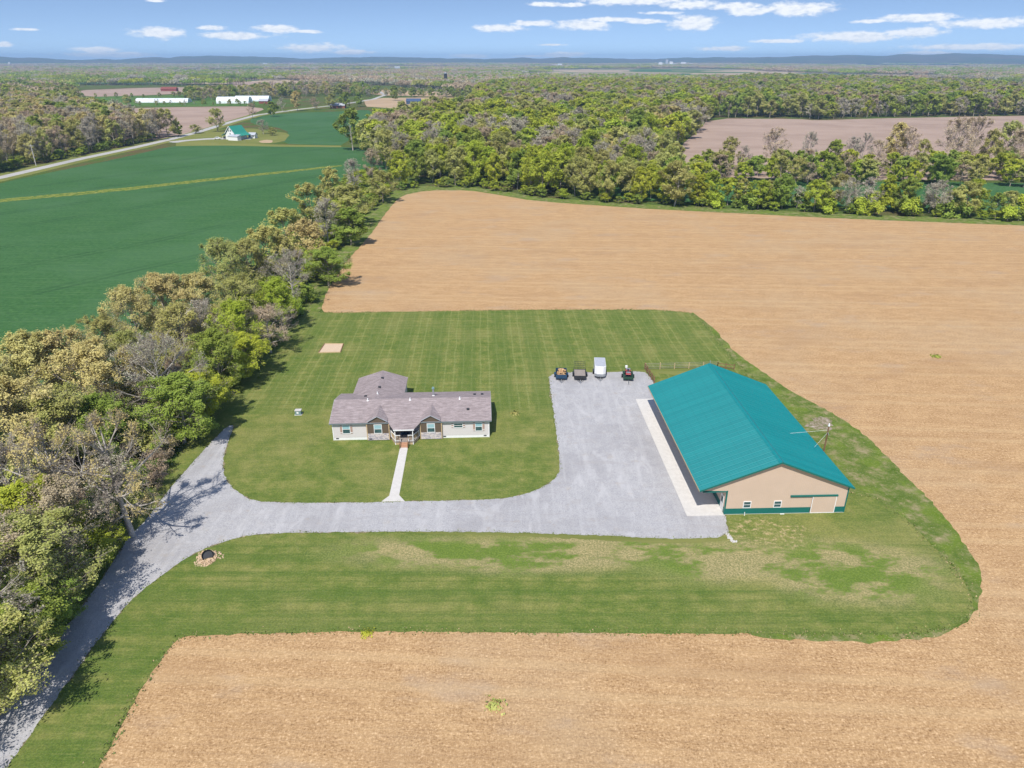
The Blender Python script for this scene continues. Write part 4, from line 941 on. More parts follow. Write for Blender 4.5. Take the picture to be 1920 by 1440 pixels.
def clump(nm, kind, seed):
    """a stand of canopy about 40 m across, made of many leaf masses over short stems"""
    rg = np.random.default_rng(seed); cs = rg.uniform(-20, 20, (16, 2)); hs = rg.uniform(10, 16, 16); P = []; O = []
    for (cx, cy_), h in zip(cs, hs):
        d = unit(rg.normal(size=(80, 3))); d[:, 2] = np.abs(d[:, 2]) * 1.0 - 0.3
        rr = rg.uniform(0.7, 1.05, 80)[:, None]
        P.append(np.array([cx, cy_, h * 0.62]) + d * rr * np.array([5.4, 5.4, h * 0.40])); O.append(d)
    lv_, lf = leaves(np.concatenate(P), 1.15, rg, np.concatenate(O), -0.1, 1.0)
    A = np.stack([cs[:, 0], cs[:, 1], np.zeros(16)], 1); C = A + np.array([0, 0, 9.0]); wv, wf = tubes(A, (A + C) / 2, C, np.full(16, .3), np.full(16, .15), 4, 1)
    V = np.concatenate([wv, lv_]); Fc = np.concatenate([wf, lf + len(wv)]); mi = np.concatenate([np.zeros(len(wf)), np.ones(len(lf))])
    o = bpy.data.objects.new(nm, np_mesh(nm, V, Fc, [BARK['twig'], LEAF[kind]], False, mi)); PC.objects.link(o)
for j, kind in enumerate(['green', 'olive', 'rust', 'lime', 'rust', 'bare']): clump('shape_%02d' % ci, kind, 800 + j); ci += 1
NCL = ci - CLUMP0

pts = []   # x y z proto rot sx sz
for T in rest:
    k = [i for i, q in enumerate(order) if q == T[3]]; s = T[2] / 14.0
    pts.append((T[0], T[1], 0, k[int(rng.integers(len(k)))], rng.uniform(0, 6.28), s * rng.uniform(1.0, 1.3), s))
for q in SHR[200:]:
    k = [i for i, z_ in enumerate(order) if z_ in ('lime', 'green')]; s = q[2] / 14.0
    pts.append((q[0], q[1], 0, k[int(rng.integers(len(k)))], rng.uniform(0, 6.28), s * 1.7, s))
near_pts = np.array(pts)

# far wooded country: stands of canopy everywhere but on the fields
def fieldpoly(l): return [G(*p) for p in l]
EXC = [fieldpoly(p) for p in [
    [(120, 160), (445, 160), (570, 152), (590, 166), (470, 198), (100, 200)], [(680, 166), (850, 168), (900, 199), (680, 206)],
    [(1625, 149.5), (1790, 151), (1990, 160), (1990, 176), (1790, 167), (1625, 158)], [(-80, 182), (60, 182), (60, 199), (-80, 199)], [(1300, 142.5), (1450, 144), (1450, 150), (1300, 150)],
    [(1170, 130.6), (1270, 130.6), (1270, 134), (1170, 134)], [(100, 118.9), (210, 119), (210, 121), (100, 121)], [(340, 160), (720, 160), (900, 176), (900, 210), (340, 205)]]]
def fieldnoise(x, y): return mnoise.noise(Vector((x * 0.0008, y * 0.0010, 5.0)))
far = []
for ring, (y0, y1, spc, Hs) in enumerate([(960, 1700, 30, 1.0), (1700, 3200, 36, 1.0), (3200, 5600, 60, 1.0), (5600, 8600, 110, 1.1)]):
    half = y1 * 0.86
    gx, gy = np.meshgrid(np.arange(-half, half, spc), np.arange(y0, y1, spc))
    gx = gx.ravel() + rng.uniform(-.45, .45, gx.size) * spc; gy = gy.ravel() + rng.uniform(-.45, .45, gy.size) * spc
    ok = np.abs(gx) < gy * 0.84 + 60
    for e in EXC: ok &= ~inside(gx, gy, e)
    ok &= ~inside(gx, gy, fieldpoly([(880, 178), (1000, 165), (1300, 165), (1340, 190), (1300, 300), (700, 300)]))
    ok &= ~inside(gx, gy, fieldpoly([(1300, 165), (1420, 152), (1640, 160), (1920, 176), (2300, 176), (2300, 240), (1318, 240)]))
    for x, y in zip(gx[ok], gy[ok]):
        fn = fieldnoise(x, y)
        if ring >= 1 and fn > 0.13: continue
        tone = mnoise.noise(Vector((x * 0.0016, y * 0.0026, 1.0))) + rng.normal() * 0.22
        k = (2, 4, 5)[int(rng.integers(3))] if tone > 0.02 else ((1, 0)[int(rng.integers(2))] if tone > -0.15 else (0, 0, 3, 5)[int(rng.integers(4))])
        s = rng.uniform(0.85, 1.15) * (spc / 36 if ring > 1 else 1)
        far.append((x, y, 0, CLUMP0 + k, rng.uniform(0, 6.28), s, rng.uniform(0.8, 1.12) * Hs))
far_pts = np.array(far)
print('trees', len(TREES), 'indiv', len(indiv), 'rest', len(near_pts), 'far', len(far_pts), 'shrubs', len(SHR))

def forest_group():
    ng = bpy.data.node_groups.new('forest_scatter', 'GeometryNodeTree')
    ng.interface.new_socket('Geometry', in_out='INPUT', socket_type='NodeSocketGeometry'); ng.interface.new_socket('Geometry', in_out='OUTPUT', socket_type='NodeSocketGeometry')
    N = ng.nodes; Lk = ng.links
    gi = N.new('NodeGroupInput'); go = N.new('NodeGroupOutput'); ip = N.new('GeometryNodeInstanceOnPoints')
    ciN = N.new('GeometryNodeCollectionInfo'); ciN.inputs['Collection'].default_value = PC; ciN.inputs['Separate Children'].default_value = True; ciN.inputs['Reset Children'].default_value = True
    def attr(nm, ty):
        a = N.new('GeometryNodeInputNamedAttribute'); a.data_type = ty; a.inputs['Name'].default_value = nm; return a.outputs[0]
    Lk.new(gi.outputs[0], ip.inputs['Points']); Lk.new(ciN.outputs[0], ip.inputs['Instance']); ip.inputs['Pick Instance'].default_value = True
    Lk.new(attr('shape', 'INT'), ip.inputs['Instance Index']); Lk.new(attr('size', 'FLOAT_VECTOR'), ip.inputs['Scale'])
    Lk.new(attr('turn', 'FLOAT_VECTOR'), ip.inputs['Rotation']); Lk.new(ip.outputs[0], go.inputs[0]); return ng
NG = forest_group()
def forest(name, P, label):
    me = bpy.data.meshes.new(name); me.vertices.add(len(P)); me.vertices.foreach_set('co', P[:, :3].astype(np.float32).ravel())
    a = me.attributes.new('shape', 'INT', 'POINT'); a.data.foreach_set('value', P[:, 3].astype(np.int32))
    a = me.attributes.new('size', 'FLOAT_VECTOR', 'POINT'); a.data.foreach_set('vector', np.stack([P[:, 5], P[:, 5], P[:, 6]], 1).astype(np.float32).ravel())
    a = me.attributes.new('turn', 'FLOAT_VECTOR', 'POINT'); a.data.foreach_set('vector', np.stack([P[:, 4] * 0, P[:, 4] * 0, P[:, 4]], 1).astype(np.float32).ravel())
    o = link(name, me); md = o.modifiers.new('scatter', 'NODES'); md.node_group = NG
    tag(o, label, 'woods', None, 'stuff'); return o
forest('woods', near_pts, 'the many further trees of the woods and hedges behind the fields')
forest('distant_woods', far_pts, 'wooded country reaching to the hills on the horizon')

# ---------------------------------------------------------------- house
HX, HY = G(626, 826); HR = R(2.5)
house = empty('house', (HX, HY, 0), HR)
tag(house, 'long single storey grey house with mauve shingle roof and brown gabled bays', 'house')
from mathutils import Matrix
HM = Matrix.Translation((HX, HY, 0)) @ Matrix.Rotation(HR, 4, 'Z')
L_, DP = 22.4, 9.3; EZ, RZ = 2.92, 4.30; OV = 0.32; SL = (RZ - EZ) / (DP / 2 + OV)
def mainz(y): return EZ + SL * (y + OV) if y < DP / 2 else EZ + SL * (DP + OV - y)
BX = [(5.0, 8.0), (12.6, 15.5)]
# walls: skirting below, siding above
def wallbox(x0, x1, y0, y1, z0, z1, m, name='wall', label=None):
    o = MB().box(x0, x1, y0, y1, z0, z1).build(name, m, house)
    if label: o['label'] = label
    return o
mb = MB(); mb.box(0, 8.05, 0, 0.15, 0.45, 2.86).box(12.55, L_, 0, 0.15, 0.45, 2.86)
mb.box(8.05, 8.2, 0, 1.5, 0.45, 2.86); mb.box(12.4, 12.55, 0, 1.5, 0.45, 2.86); mb.box(8.2, 12.4, 1.5, 1.65, 0.45, 3.2)
mb.box(0.003, L_ - 0.003, DP - 0.15, DP - 0.003, 0.45, 2.86)
for x in (0.0, L_ - 0.15): mb.prism([(0.16, 0.45), (DP - 0.16, 0.45), (DP - 0.16, 2.86), (DP / 2, mainz(DP / 2) - 0.12), (0.16, 2.86)], 'x', x, x + 0.149)
mb.build('wall', M['siding'], house)
mb = MB(); mb.box(1.75, 1.9, DP, 15.1, 0.45, 2.86).box(9.05, 9.2, DP, 15.1, 0.45, 2.86).prism([(1.9, .45), (9.05, .45), (9.05, 2.86), (5.475, 4.0), (1.9, 2.86)], 'y', 14.95, 15.1)
mb.build('wall', M['siding'], house)['label'] = 'rear wing wall'
mb = MB().box(0.02, 8.04, 0.02, 0.12, 0, 0.44).box(12.56, L_ - .02, 0.02, 0.12, 0, 0.44).box(0.02, 0.12, 0.13, DP - .02, 0, .44).box(L_ - .12, L_ - .02, 0.13, DP - .02, 0, .44).box(1.8, 1.9, DP, 15.0, 0, .44).box(9.05, 9.15, DP, 15.0, 0, .44)
mb.build('skirting', M['white'], house)
for i, (a, b_) in enumerate(BX):
    c = (a + b_) / 2
    MB().prism([(a, 1.18), (b_, 1.18), (b_, 2.60), (c + 1.05, 2.60), (c + 1.05, 3.22), (c, 3.78), (c - 1.05, 3.22), (c - 1.05, 2.60), (a, 2.60)], 'y', -0.30, -0.004).build('brown_bay', M['brown'], house)
    MB().box(a, b_, -0.34, -0.004, 0.12, 1.177).build('stone_base', M['stone'], house)
    for xx in (a - 0.13, b_ + 0.004): MB().box(xx, xx + 0.126, -0.32, -0.004, 0.1, 2.62).build('corner_board', M['wood'], house)
    # small gable roof over the bay
    yb = (3.95 - EZ) / SL - OV
    for sgn in (-1, 1):
        MB().slab([(c, -0.42, 3.98), (c + sgn * 1.42, -0.42, 3.16), (c + sgn * 1.42, 0.95, 3.165), (c, yb + 0.35, 3.985)], 0.08).build('gable_roof', M['shingle'], house)
        MB().bar((c + sgn * 0.02, -0.445, 3.925), (c + sgn * 1.44, -0.445, 3.115), 0.05, 0.085).build('gable_trim', M['roofgrey'], house)
MB().box(-0.03, 0.10, -0.03, -0.004, 0.0, 2.84).build('corner_board', M['white'], house)
MB().box(L_ - 0.10, L_ + 0.03, -0.03, -0.004, 0.0, 2.84).build('corner_board', M['white'], house)
# roofs
mb = MB(); xa, xb = -OV, L_ + OV
mb.slab([(xa, -OV, EZ), (xb, -OV, EZ), (xb, DP / 2, RZ), (xa, DP / 2, RZ)], 0.10)
mb.slab([(xb, DP + OV, EZ), (xa, DP + OV, EZ), (xa, DP / 2 + .001, RZ), (xb, DP / 2 + .001, RZ)], 0.10)
mb.build('roof', M['shingle'], house)
pz = EZ - SL * 1.45
MB().slab([(8.0, -OV - .002, EZ + .001), (8.85, -1.77, pz), (11.75, -1.77, pz), (12.65, -OV - .002, EZ + .001)], 0.10).build('porch_roof', M['shingle'], house)
WR = 4.22; WS = (WR - EZ) / (3.65 + OV)
for sgn in (-1, 1):
    MB().slab([(5.475, 4.4, WR), (5.475, 15.1 + OV, WR), (5.475 + sgn * (3.65 + OV), 15.1 + OV, EZ), (5.475 + sgn * (3.65 + OV), 7.5, EZ)], 0.10).build('wing_roof', M['shingle'], house)
# fascia and gutters, the gutter colour carrying the painted eave shade
MB().box(xa, 8.0, -OV - 0.06, -OV - 0.004, EZ - 0.19, EZ - 0.02).build('gutter', M['gutter'], house)
MB().box(12.65, xb, -OV - 0.06, -OV - 0.004, EZ - 0.19, EZ - 0.02).build('gutter', M['gutter'], house)
MB().box(8.85, 11.75, -1.82, -1.775, pz - 0.2, pz - 0.02).build('fascia', M['white'], house)
MB().box(xa, xb, DP + OV + .004, DP + OV + .05, EZ - 0.16, EZ - 0.02).build('fascia', M['wood'], house)
for x in (xa - 0.03, xb + 0.004):
    MB().prism([(-OV, EZ - .16), (DP / 2, RZ - .16), (DP + OV, EZ - .16), (DP + OV, EZ - .0), (DP / 2, RZ + 0.0), (-OV, EZ - .0)], 'x', x, x + 0.026).build('rake_board', M['roofgrey'], house)
MB().box(xa + .05, xb - .05, -OV + .03, -0.002, EZ - 0.13, EZ - 0.105).build('soffit', M['white'], house)

def window(x0, x1, z0, z1, parent, y=0.0, shutters=None, blind=True, trim='white'):
    fr = MB(); t_ = 0.075
    fr.box(x0 - t_, x0, y - .06, y - .004, z0 - t_, z1 + t_).box(x1, x1 + t_, y - .06, y - .004, z0 - t_, z1 + t_).box(x0, x1, y - .06, y - .004, z1, z1 + t_).box(x0, x1, y - .06, y - .004, z0 - t_, z0)
    zm = (z0 + z1) / 2; fr.box(x0, x1, y - .045, y - .004, zm - .025, zm + .025)
    w_ = fr.build('window', M[trim], parent)
    MB().box(x0 + .002, x1 - .002, y - .03, y - .006, zm + .026, z1 - .002).build('pane', M['blind'] if blind else M['glass'], w_)
    MB().box(x0 + .002, x1 - .002, y - .028, y - .006, z0 + .002, zm - .026).build('pane', M['glass'], w_)
    if shutters:
        for a in (x0 - t_ - shutters, x1 + t_):
            s = MB(); k = 4; ww = shutters / k
            for i in range(k): s.box(a + i * ww + .008, a + (i + 1) * ww - .008, y - .045, y - .004, z0 - .05, z1 + .05)
            sh = s.build('shutter', M['shutter'], w_)
            for zc_ in (z0 + .12, z1 - .12): MB().box(a + .01, a + shutters - .01, y - .062, y - .046, zc_ - .05, zc_ + .05).build('shutter_batten', M['white'], w_)
    return w_
window(1.45, 2.45, 1.15, 2.45, house, 0, 0.3); window(6.0, 7.0, 1.25, 2.55, house, -0.30); window(13.55, 14.55, 1.25, 2.55, house, -0.30)
window(17.35, 18.55, 1.75, 2.35, house, 0, 0.3, False); window(20.45, 21.35, 1.15, 2.45, house, 0, 0.3)
for x in (0.35, 5.15, 15.75, 21.6): MB().box(x, x + .4, -0.36 if 5 < x < 5.5 else 0.0 - .012, 0.019 if not 5 < x < 5.5 else -.342, 0.22, 0.38).build('foundation_vent', M['dark'], house)
# porch recess: door, windows, deck, rails, posts, steps
dr = MB().box(9.75, 10.75, 1.44, 1.497, 0.62, 2.72).build('door', M['door'], house)
MB().box(9.95, 10.55, 1.425, 1.438, 1.5, 2.5).build('door_pane', M['blind'], dr); MB().box(9.83, 9.88, 1.40, 1.438, 1.55, 1.62).build('handle', M['steel'], dr)
window(8.5, 9.35, 1.25, 2.5, house, 1.5, None, False); window(11.2, 12.1, 1.25, 2.5, house, 1.5, None, False)
DZ = 0.58
MB().slab([(8.22, 1.49, DZ), (8.22, -0.17, DZ), (8.95, -1.75, DZ), (11.65, -1.75, DZ), (12.38, -0.17, DZ), (12.38, 1.49, DZ)], 0.14).build('porch_deck', M['greywood'], house)
MB().slab([(8.30, 1.3, DZ - .15), (8.30, -0.12, DZ - .15), (9.0, -1.68, DZ - .15), (11.6, -1.68, DZ - .15), (12.3, -0.12, DZ - .15), (12.3, 1.3, DZ - .15)], 0.42).build('deck_skirt', M['wood'], house)
MB().box(9.6, 10.9, 0.2, 1.2, DZ + .003, DZ + .02).build('door_mat', M['blue'], house)
pp_ = [(9.05, -1.66), (11.55, -1.66)]
for x, y in pp_: MB().box(x - .055, x + .055, y - .055, y + .055, 0, pz - 0.08).build('porch_post', M['white'], house)
for x, y in [(8.3, -.22), (12.3, -.22), (9.72, -1.66), (10.88, -1.66)]: MB().box(x - .045, x + .045, y - .045, y + .045, DZ, DZ + 0.98).build('railing_post', M['white'], house)
for a, b_ in [((8.3, -.22), (9.05, -1.66)), ((11.55, -1.66), (12.3, -.22)), ((9.05, -1.66), (9.72, -1.66)), ((10.88, -1.66), (11.55, -1.66))]:
    r_ = MB().bar((*a, DZ + .93), (*b_, DZ + .93), .08, .06).bar((*a, DZ + .12), (*b_, DZ + .12), .06, .05)
    r_ = r_.build('railing', M['white'], house); va, vb = Vector(a), Vector(b_); n_ = int((vb - va).length / .14); bl = MB()
    for i in range(1, n_):
        c = va.lerp(vb, i / n_); bl.box(c.x - .018, c.x + .018, c.y - .018, c.y + .018, DZ + .15, DZ + .90)
    bl = bl.build('balusters', M['wood'], r_); bl['kind'] = 'stuff'
for i in range(4):
    MB().box(9.8, 10.8, -2.05 - i * .28, -1.77 - i * .28, 0, DZ - .12 - i * .135).build('step', M['redwood'], house)
for x in (9.74, 10.86):
    MB().bar((x, -1.72, DZ + .85), (x, -2.85, .75), .06, .08).bar((x, -2.85, 0), (x, -2.85, .8), .08).bar((x, -2.85, 0.15), (x, -1.76, DZ - .05), .045, .2).build('stair_rail', M['oldwood'], house)
# roof furniture
def roofpt(u, v):
    """where the view ray meets the house roof, in house coordinates"""
    inv = HM.inverted(); lo = None
    for h in np.linspace(4.4, 2.6, 120):
        X, Y = G(u, v, h); q = inv @ Vector((X, Y, h)); z = mainz(q.y)
        if q.y > DP / 2 - 1 and abs(q.x - 5.475) < 4: z = max(z if q.y < DP + OV else 0, WR - WS * abs(q.x - 5.475))
        if h <= z: return q
    return q
for (u, v) in [(717, 709), (711.6, 726.3), (685.7, 743.4), (890, 740), (904, 739.6), (877.5, 767.6)]:
    q = roofpt(u, v); MB().box(q.x - .2, q.x + .2, q.y - .2, q.y + .2, q.z - .08, q.z + .13).build('roof_vent', M['dark'], house)
for (u, v) in [(707.8, 738.5), (689.6, 750.7), (769, 749.7), (862, 747.9)]:
    q = roofpt(u, v); MB().tube((q.x, q.y, q.z - .1), (q.x, q.y, q.z + .32), .09).tube((q.x, q.y, q.z - .05), (q.x, q.y, q.z + .06), .19, .12).build('vent_pipe', M['white'], house)
q = roofpt(812.8, 742)
ch = MB().tube((q.x, q.y, q.z - .1), (q.x, q.y, q.z + 1.15), .14, n=12).build('chimney_pipe', M['steel'], house)
MB().tube((q.x, q.y, q.z + 1.18), (q.x, q.y, q.z + 1.42), .24, .16, 12).build('chimney_cap', M['ac'], ch); MB().tube((q.x, q.y, q.z - .06), (q.x, q.y, q.z + .12), .26, .16, 12).build('flashing', M['white'], ch)

# walkway
sheet('walkway', [(751, 836), (765.5, 835.5), (748.5, 929), (759, 940.5), (715, 941), (730, 930)], 0.06, M['conc'], 0, 0)
wk = bpy.data.objects['walkway']; md = wk.modifiers.new('thick', 'SOLIDIFY'); md.thickness = 0.05; md.offset = -1
# pad with timber border
PD = [Vector(G(u, v)) for u, v in [(597.5, 662), (638.5, 661), (644, 645.6), (608.8, 645.6)]]
pad = empty('gravel_pad', (PD[0].x, PD[0].y, 0)); tag(pad, 'square tan gravel pad with dark timber edging on the back lawn', 'gravel pad')
o0 = Vector((PD[0].x, PD[0].y, 0)); q4 = [Vector((p.x, p.y, 0)) - o0 for p in PD]
MB().slab([(p.x, p.y, 0.09) for p in q4], 0.09).build('gravel_fill', M['sand'], pad)
for i in range(4): MB().bar(q4[i] + Vector((0, 0, .09)), q4[(i + 1) % 4] + Vector((0, 0, .09)), .14, .18).build('timber', M['oldwood'] if i % 2 else M['wood'], pad)
# utility cabinet on the lawn
x, y = G(560, 777)
ac = empty('utility_cabinet', (x, y, 0), R(4)); tag(ac, 'small grey green utility cabinet standing on the lawn left of the house', 'utility cabinet')
MB().box(-.55, .55, -.45, .45, 0, .08).build('base', M['conc'], ac); MB().box(-.45, .45, -.36, .36, .08, .75).build('cabinet', M['ac'], ac, bevel=.03); MB().box(-.49, .49, -.40, .40, .753, .80).build('lid', M['greyrock'], ac)
MB().box(-.2, .1, -.375, -.363, .3, .6).build('plate', M['white'], ac)

# ---------------------------------------------------------------- barn
BO = (25.55, 71.35); BRt = R(1.9)
barn = empty('barn', (BO[0], BO[1], 0), BRt); tag(barn, 'large tan metal barn with teal ribbed roof and open side overhang', 'barn')
BW, BL = 14.7, 28.7; CX = 5.85; EVZ = 3.70; RGZ = 7.42; HS = 9.28; y0b, y1b = -0.42, 29.1
s_ = (RGZ - EVZ) / HS
def rz_(x): return RGZ - s_ * abs(x - CX)
# gable wall spans the overhang too, above the porch opening
MB().prism([(0, .85), (BW, .85), (BW, rz_(BW) - .2), (CX, RGZ - .2), (-2.95, rz_(-2.95) - .2), (-2.95, rz_(-2.95) - .42), (0, 3.35)], 'y', 0, .12).build('front_wall', M['barn'], barn)
MB().prism([(0, .85), (BW, .85), (BW, rz_(BW) - .2), (CX, RGZ - .2), (-2.95, rz_(-2.95) - .2), (-2.95, rz_(-2.95) - .42), (0, 3.35)], 'y', BL - .12, BL).build('rear_wall', M['barn'], barn)
MB().box(0, .12, .13, BL - .13, .85, 3.34).build('side_wall', M['barn'], barn); MB().box(BW - .12, BW, .13, BL - .13, .85, rz_(BW) - .22).build('side_wall', M['barn'], barn)
MB().box(0, 10.42, -.015, .1, .05, .845).box(13.42, BW, -.015, .1, .05, .845).build('wainscot', M['tealdark'], barn)
MB().box(-.015, .1, .13, BL - .13, .05, .845).build('wainscot', M['tealdark'], barn); MB().box(BW - .1, BW + .015, .13, BL, .05, .845).build('wainscot', M['tealdark'], barn)
for x in (-.03, BW - .12): MB().box(x, x + .15, -.04, -.017, .05, rz_(BW) - .25 if x > 1 else 3.4).build('corner_trim', M['tealdark'], barn)
MB().box(-.035, -.017, -.02, .14, .05, 3.4).build('corner_trim', M['tealdark'], barn)
MB().box(BW + .017, BW + .035, -.02, .16, .05, rz_(BW) - .25).build('corner_trim', M['tealdark'], barn)
MB().box(-2.9, -.04, -.02, .14, 3.18, 3.345).build('porch_header', M['tealdark'], barn)
MB().box(-3.1, -.02, .15, BL, 3.30, 3.33).build('porch_ceiling', M['white'], barn)
MB().box(0, BW, -.06, .0, 0, .048).build('base_kerb', M['conc'], barn)
# roof panels, one sheet of ribbed metal each
NP = 32; pw = (y1b - y0b) / NP; slen = math.hypot(HS, RGZ - EVZ); ang = math.atan2(RGZ - EVZ, HS)
def panel_mesh():
    """in panel coordinates: x down the slope 0..slen, y 0..pw, ribs along x"""
    prof = []; nr = 4; rp = pw / nr
    for i in range(nr):
        b0 = i * rp
        if i == 0: prof += [(0, 0), (.035, .075), (.075, .075), (.12, 0)]; continue
        prof += [(b0, 0), (b0 + rp * .5 - .05, 0), (b0 + rp * .5 - .022, .05), (b0 + rp * .5 + .022, .05), (b0 + rp * .5 + .05, 0)]
    prof.append((pw - .001, 0)); V = [(0, a, h) for a, h in prof] + [(slen, a, h) for a, h in prof]; n = len(prof)
    return np_mesh('roof_panel', V, np.array([(i, i + n, i + n + 1, i + 1) for i in range(n - 1)]), M['teal'])
pm = panel_mesh()
for side in (-1, 1):
    for i in range(NP):
        # left panels are turned half round so that x still runs down the slope
        p_ = link('roof_panel', pm, barn)
        if side > 0: p_.location = (CX, y0b + i * pw, RGZ + .004 * (i % 2)); p_.rotation_euler = (0, ang, 0)
        else:
            p_.location = (CX, y0b + (i + 1) * pw, RGZ + .004 * (i % 2)); p_.rotation_euler = (0, ang, math.pi)
mb = MB()
for sgn in (-1, 1): mb.slab([(CX, y0b + .02, RGZ - .03), (CX, y1b - .02, RGZ - .03), (CX + sgn * (HS - .02), y1b - .02, EVZ - .03), (CX + sgn * (HS - .02), y0b + .02, EVZ - .03)], .10)
mb.build('roof_deck', M['white'], barn)
for sgn in (-1, 1):
    MB().slab([(CX, y0b - .03, RGZ + .055), (CX, y1b + .03, RGZ + .055), (CX + sgn * .32, y1b + .03, RGZ - s_ * .32 + .055), (CX + sgn * .32, y0b - .03, RGZ - s_ * .32 + .055)], .02).build('ridge_cap', M['teal'], barn)
    for yy in (y0b - .035, y1b + .005): MB().bar((CX, yy + .015, RGZ - .06), (CX + sgn * (HS + .02), yy + .015, EVZ - .06), .03, .2).build('rake_trim', M['tealdark'], barn)
    MB().box(CX + sgn * (HS + .005) - (.05 if sgn < 0 else 0), CX + sgn * (HS + .005) + (.05 if sgn > 0 else 0), y0b, y1b, EVZ - .14, EVZ - .005).build('eave_trim', M['wood'] if sgn < 0 else M['teal'], barn)
    MB().slab([(CX, y0b + .03, RGZ - .15), (CX, -.01, RGZ - .15), (CX + sgn * (HS - .1), -.01, EVZ - .13), (CX + sgn * (HS - .1), y0b + .03, EVZ - .13)], .02).build('rake_soffit', M['barn'], barn)
window(2.25, 3.05, .98, 1.78, barn, 0, None, False); window(5.95, 6.75, .98, 1.78, barn, 0, None, False)
sdoor = MB().box(10.45, 13.4, -.12, -.05, .06, 2.42).build('sliding_door', M['barn'], barn)
MB().box(10.45, 10.53, -.135, -.122, .06, 2.42).box(13.32, 13.4, -.135, -.122, .06, 2.42).box(10.53, 13.32, -.135, -.122, .06, .14).build('door_frame', M['white'], sdoor)
MB().box(7.75, 13.5, -.18, -.02, 2.43, 2.62).build('door_track', M['tealdark'], barn)
pd_ = MB().box(-.07, -.02, .55, 1.5, .08, 2.2).build('porch_door', M['white'], barn); MB().box(-.085, -.072, .75, 1.3, 1.2, 1.95).build('door_pane', M['glass'], pd_)
for yy in (3.2, 9.5, 16, 22.5): MB().box(-.06, -.016, yy, yy + .9, 1.2, 2.1).build('side_window', M['white'], barn)
MB().tube((2.4, -.35, 0), (2.4, -.30, .5), .04).build('vent_pipe', M['white'], barn); MB().tube((6.8, -.2, .06), (7.3, -.2, .06), .05).build('drain_pipe', M['white'], barn)
MB().tube((CX, y1b - .1, RGZ), (CX, y1b - .1, RGZ + .5), .05).build('finial', M['steel'], barn)
# slab
sl_ = empty('slab', (BO[0], BO[1], 0), BRt); sl_['kind'] = 'structure'
MB().box(-4.55, -.03, -.25, 32.0, 0, .10).build('concrete_apron', M['conc'], sl_)['kind'] = 'structure'

# pole by the barn with its wires
px_, py_ = 41.7, 82.6
pl = empty('utility_pole', (px_, py_, 0)); tag(pl, 'short dark service pole beside the right side of the barn', 'utility pole')
MB().tube((0, 0, 0), (0, 0, 6.1), .13, .09).build('pole', M['oldwood'], pl); MB().tube((0, 0, 6.1), (0, 0, 6.5), .14, .06).build('lamp', M['white'], pl)
MB().bar((0, 0, 5.2), (-.2, -.9, 5.2), .05).build('arm', M['steel'], pl)
for a, b_ in [((0, 0, 5.1), (-3.0, -3.4, 4.9)), ((-.1, 0, 5.5), (-5.4, -.4, 5.2))]: MB().tube(a, b_, .013, n=4).build('wire', M['white'], pl)
sheet('gravel_patch', [(1512, 800), (1518, 788), (1535, 781), (1558, 786), (1567, 798), (1556, 806), (1532, 808)], .038, M['spoil'], .3, 1.3, 1, True, .45)

# ---------------------------------------------------------------- trailers
def wheel(parent, x, y, r=.33, w_=.22):
    t_ = MB().tube((x - w_ / 2, y, r), (x + w_ / 2, y, r), r, n=16).build('wheel', M['tyre'], parent)
    MB().tube((x - w_ / 2 - .01, y, r), (x + w_ / 2 + .01, y, r), r * .55, n=12).build('rim', M['steel'], t_)
def tongue(parent, w_, y0, L, z=.45):
    MB().bar((-w_ / 2, y0, z), (0, y0 - L, z), .09).bar((w_ / 2, y0, z), (0, y0 - L, z), .09).build('tongue', M['dark'], parent)
    MB().tube((0, y0 - L, 0), (0, y0 - L, z + .35), .045).build('jack', M['steel'], parent)
# low dump trailer with firewood
x, y = G(1052, 708); tr1 = empty('trailer', (x, y, 0), R(-3)); tag(tr1, 'small blue trailer heaped with split firewood, first from the left on the gravel', 'trailer')
MB().box(-.9, .9, -1.3, 1.6, .42, .52).build('floor', M['dark'], tr1)
for (a, b_, c, d) in ((-.95, -.9, -1.3, 1.6), (.9, .95, -1.3, 1.6), (-.9, .9, 1.6, 1.65), (-.95, .95, -1.36, -1.3)):
    MB().box(a, b_, c, d, .42, 1.12).build('side_panel', M['blue'], tr1)
for sx in (-1, 1): wheel(tr1, sx * 1.08, .2); MB().box(sx * 1.08 - .14, sx * 1.08 + .14, -.25, .65, .7, .74).build('fender', M['blue'], tr1)
tongue(tr1, 1.0, -1.36, 1.15)
fwp = empty('firewood_heap', (x, y, .52), R(-3)); tag(fwp, 'heap of split firewood logs lying in the small blue trailer', 'firewood')
for i in range(70):
    a = random.uniform(0, math.pi); r = random.random() ** .6
    cx_, cy_ = random.uniform(-.75, .75), random.uniform(-1.1, 1.4); z = random.uniform(.05, .45) + .35 * (1 - (cx_ / .9) ** 2)
    d = Vector((math.cos(a), math.sin(a), random.uniform(-.3, .3))).normalized() * .22; c = Vector((cx_ * .85, cy_ * .85, z))
    MB().tube(c - d, c + d, random.uniform(.06, .10), n=5).build('log', M['firewood'], fwp)
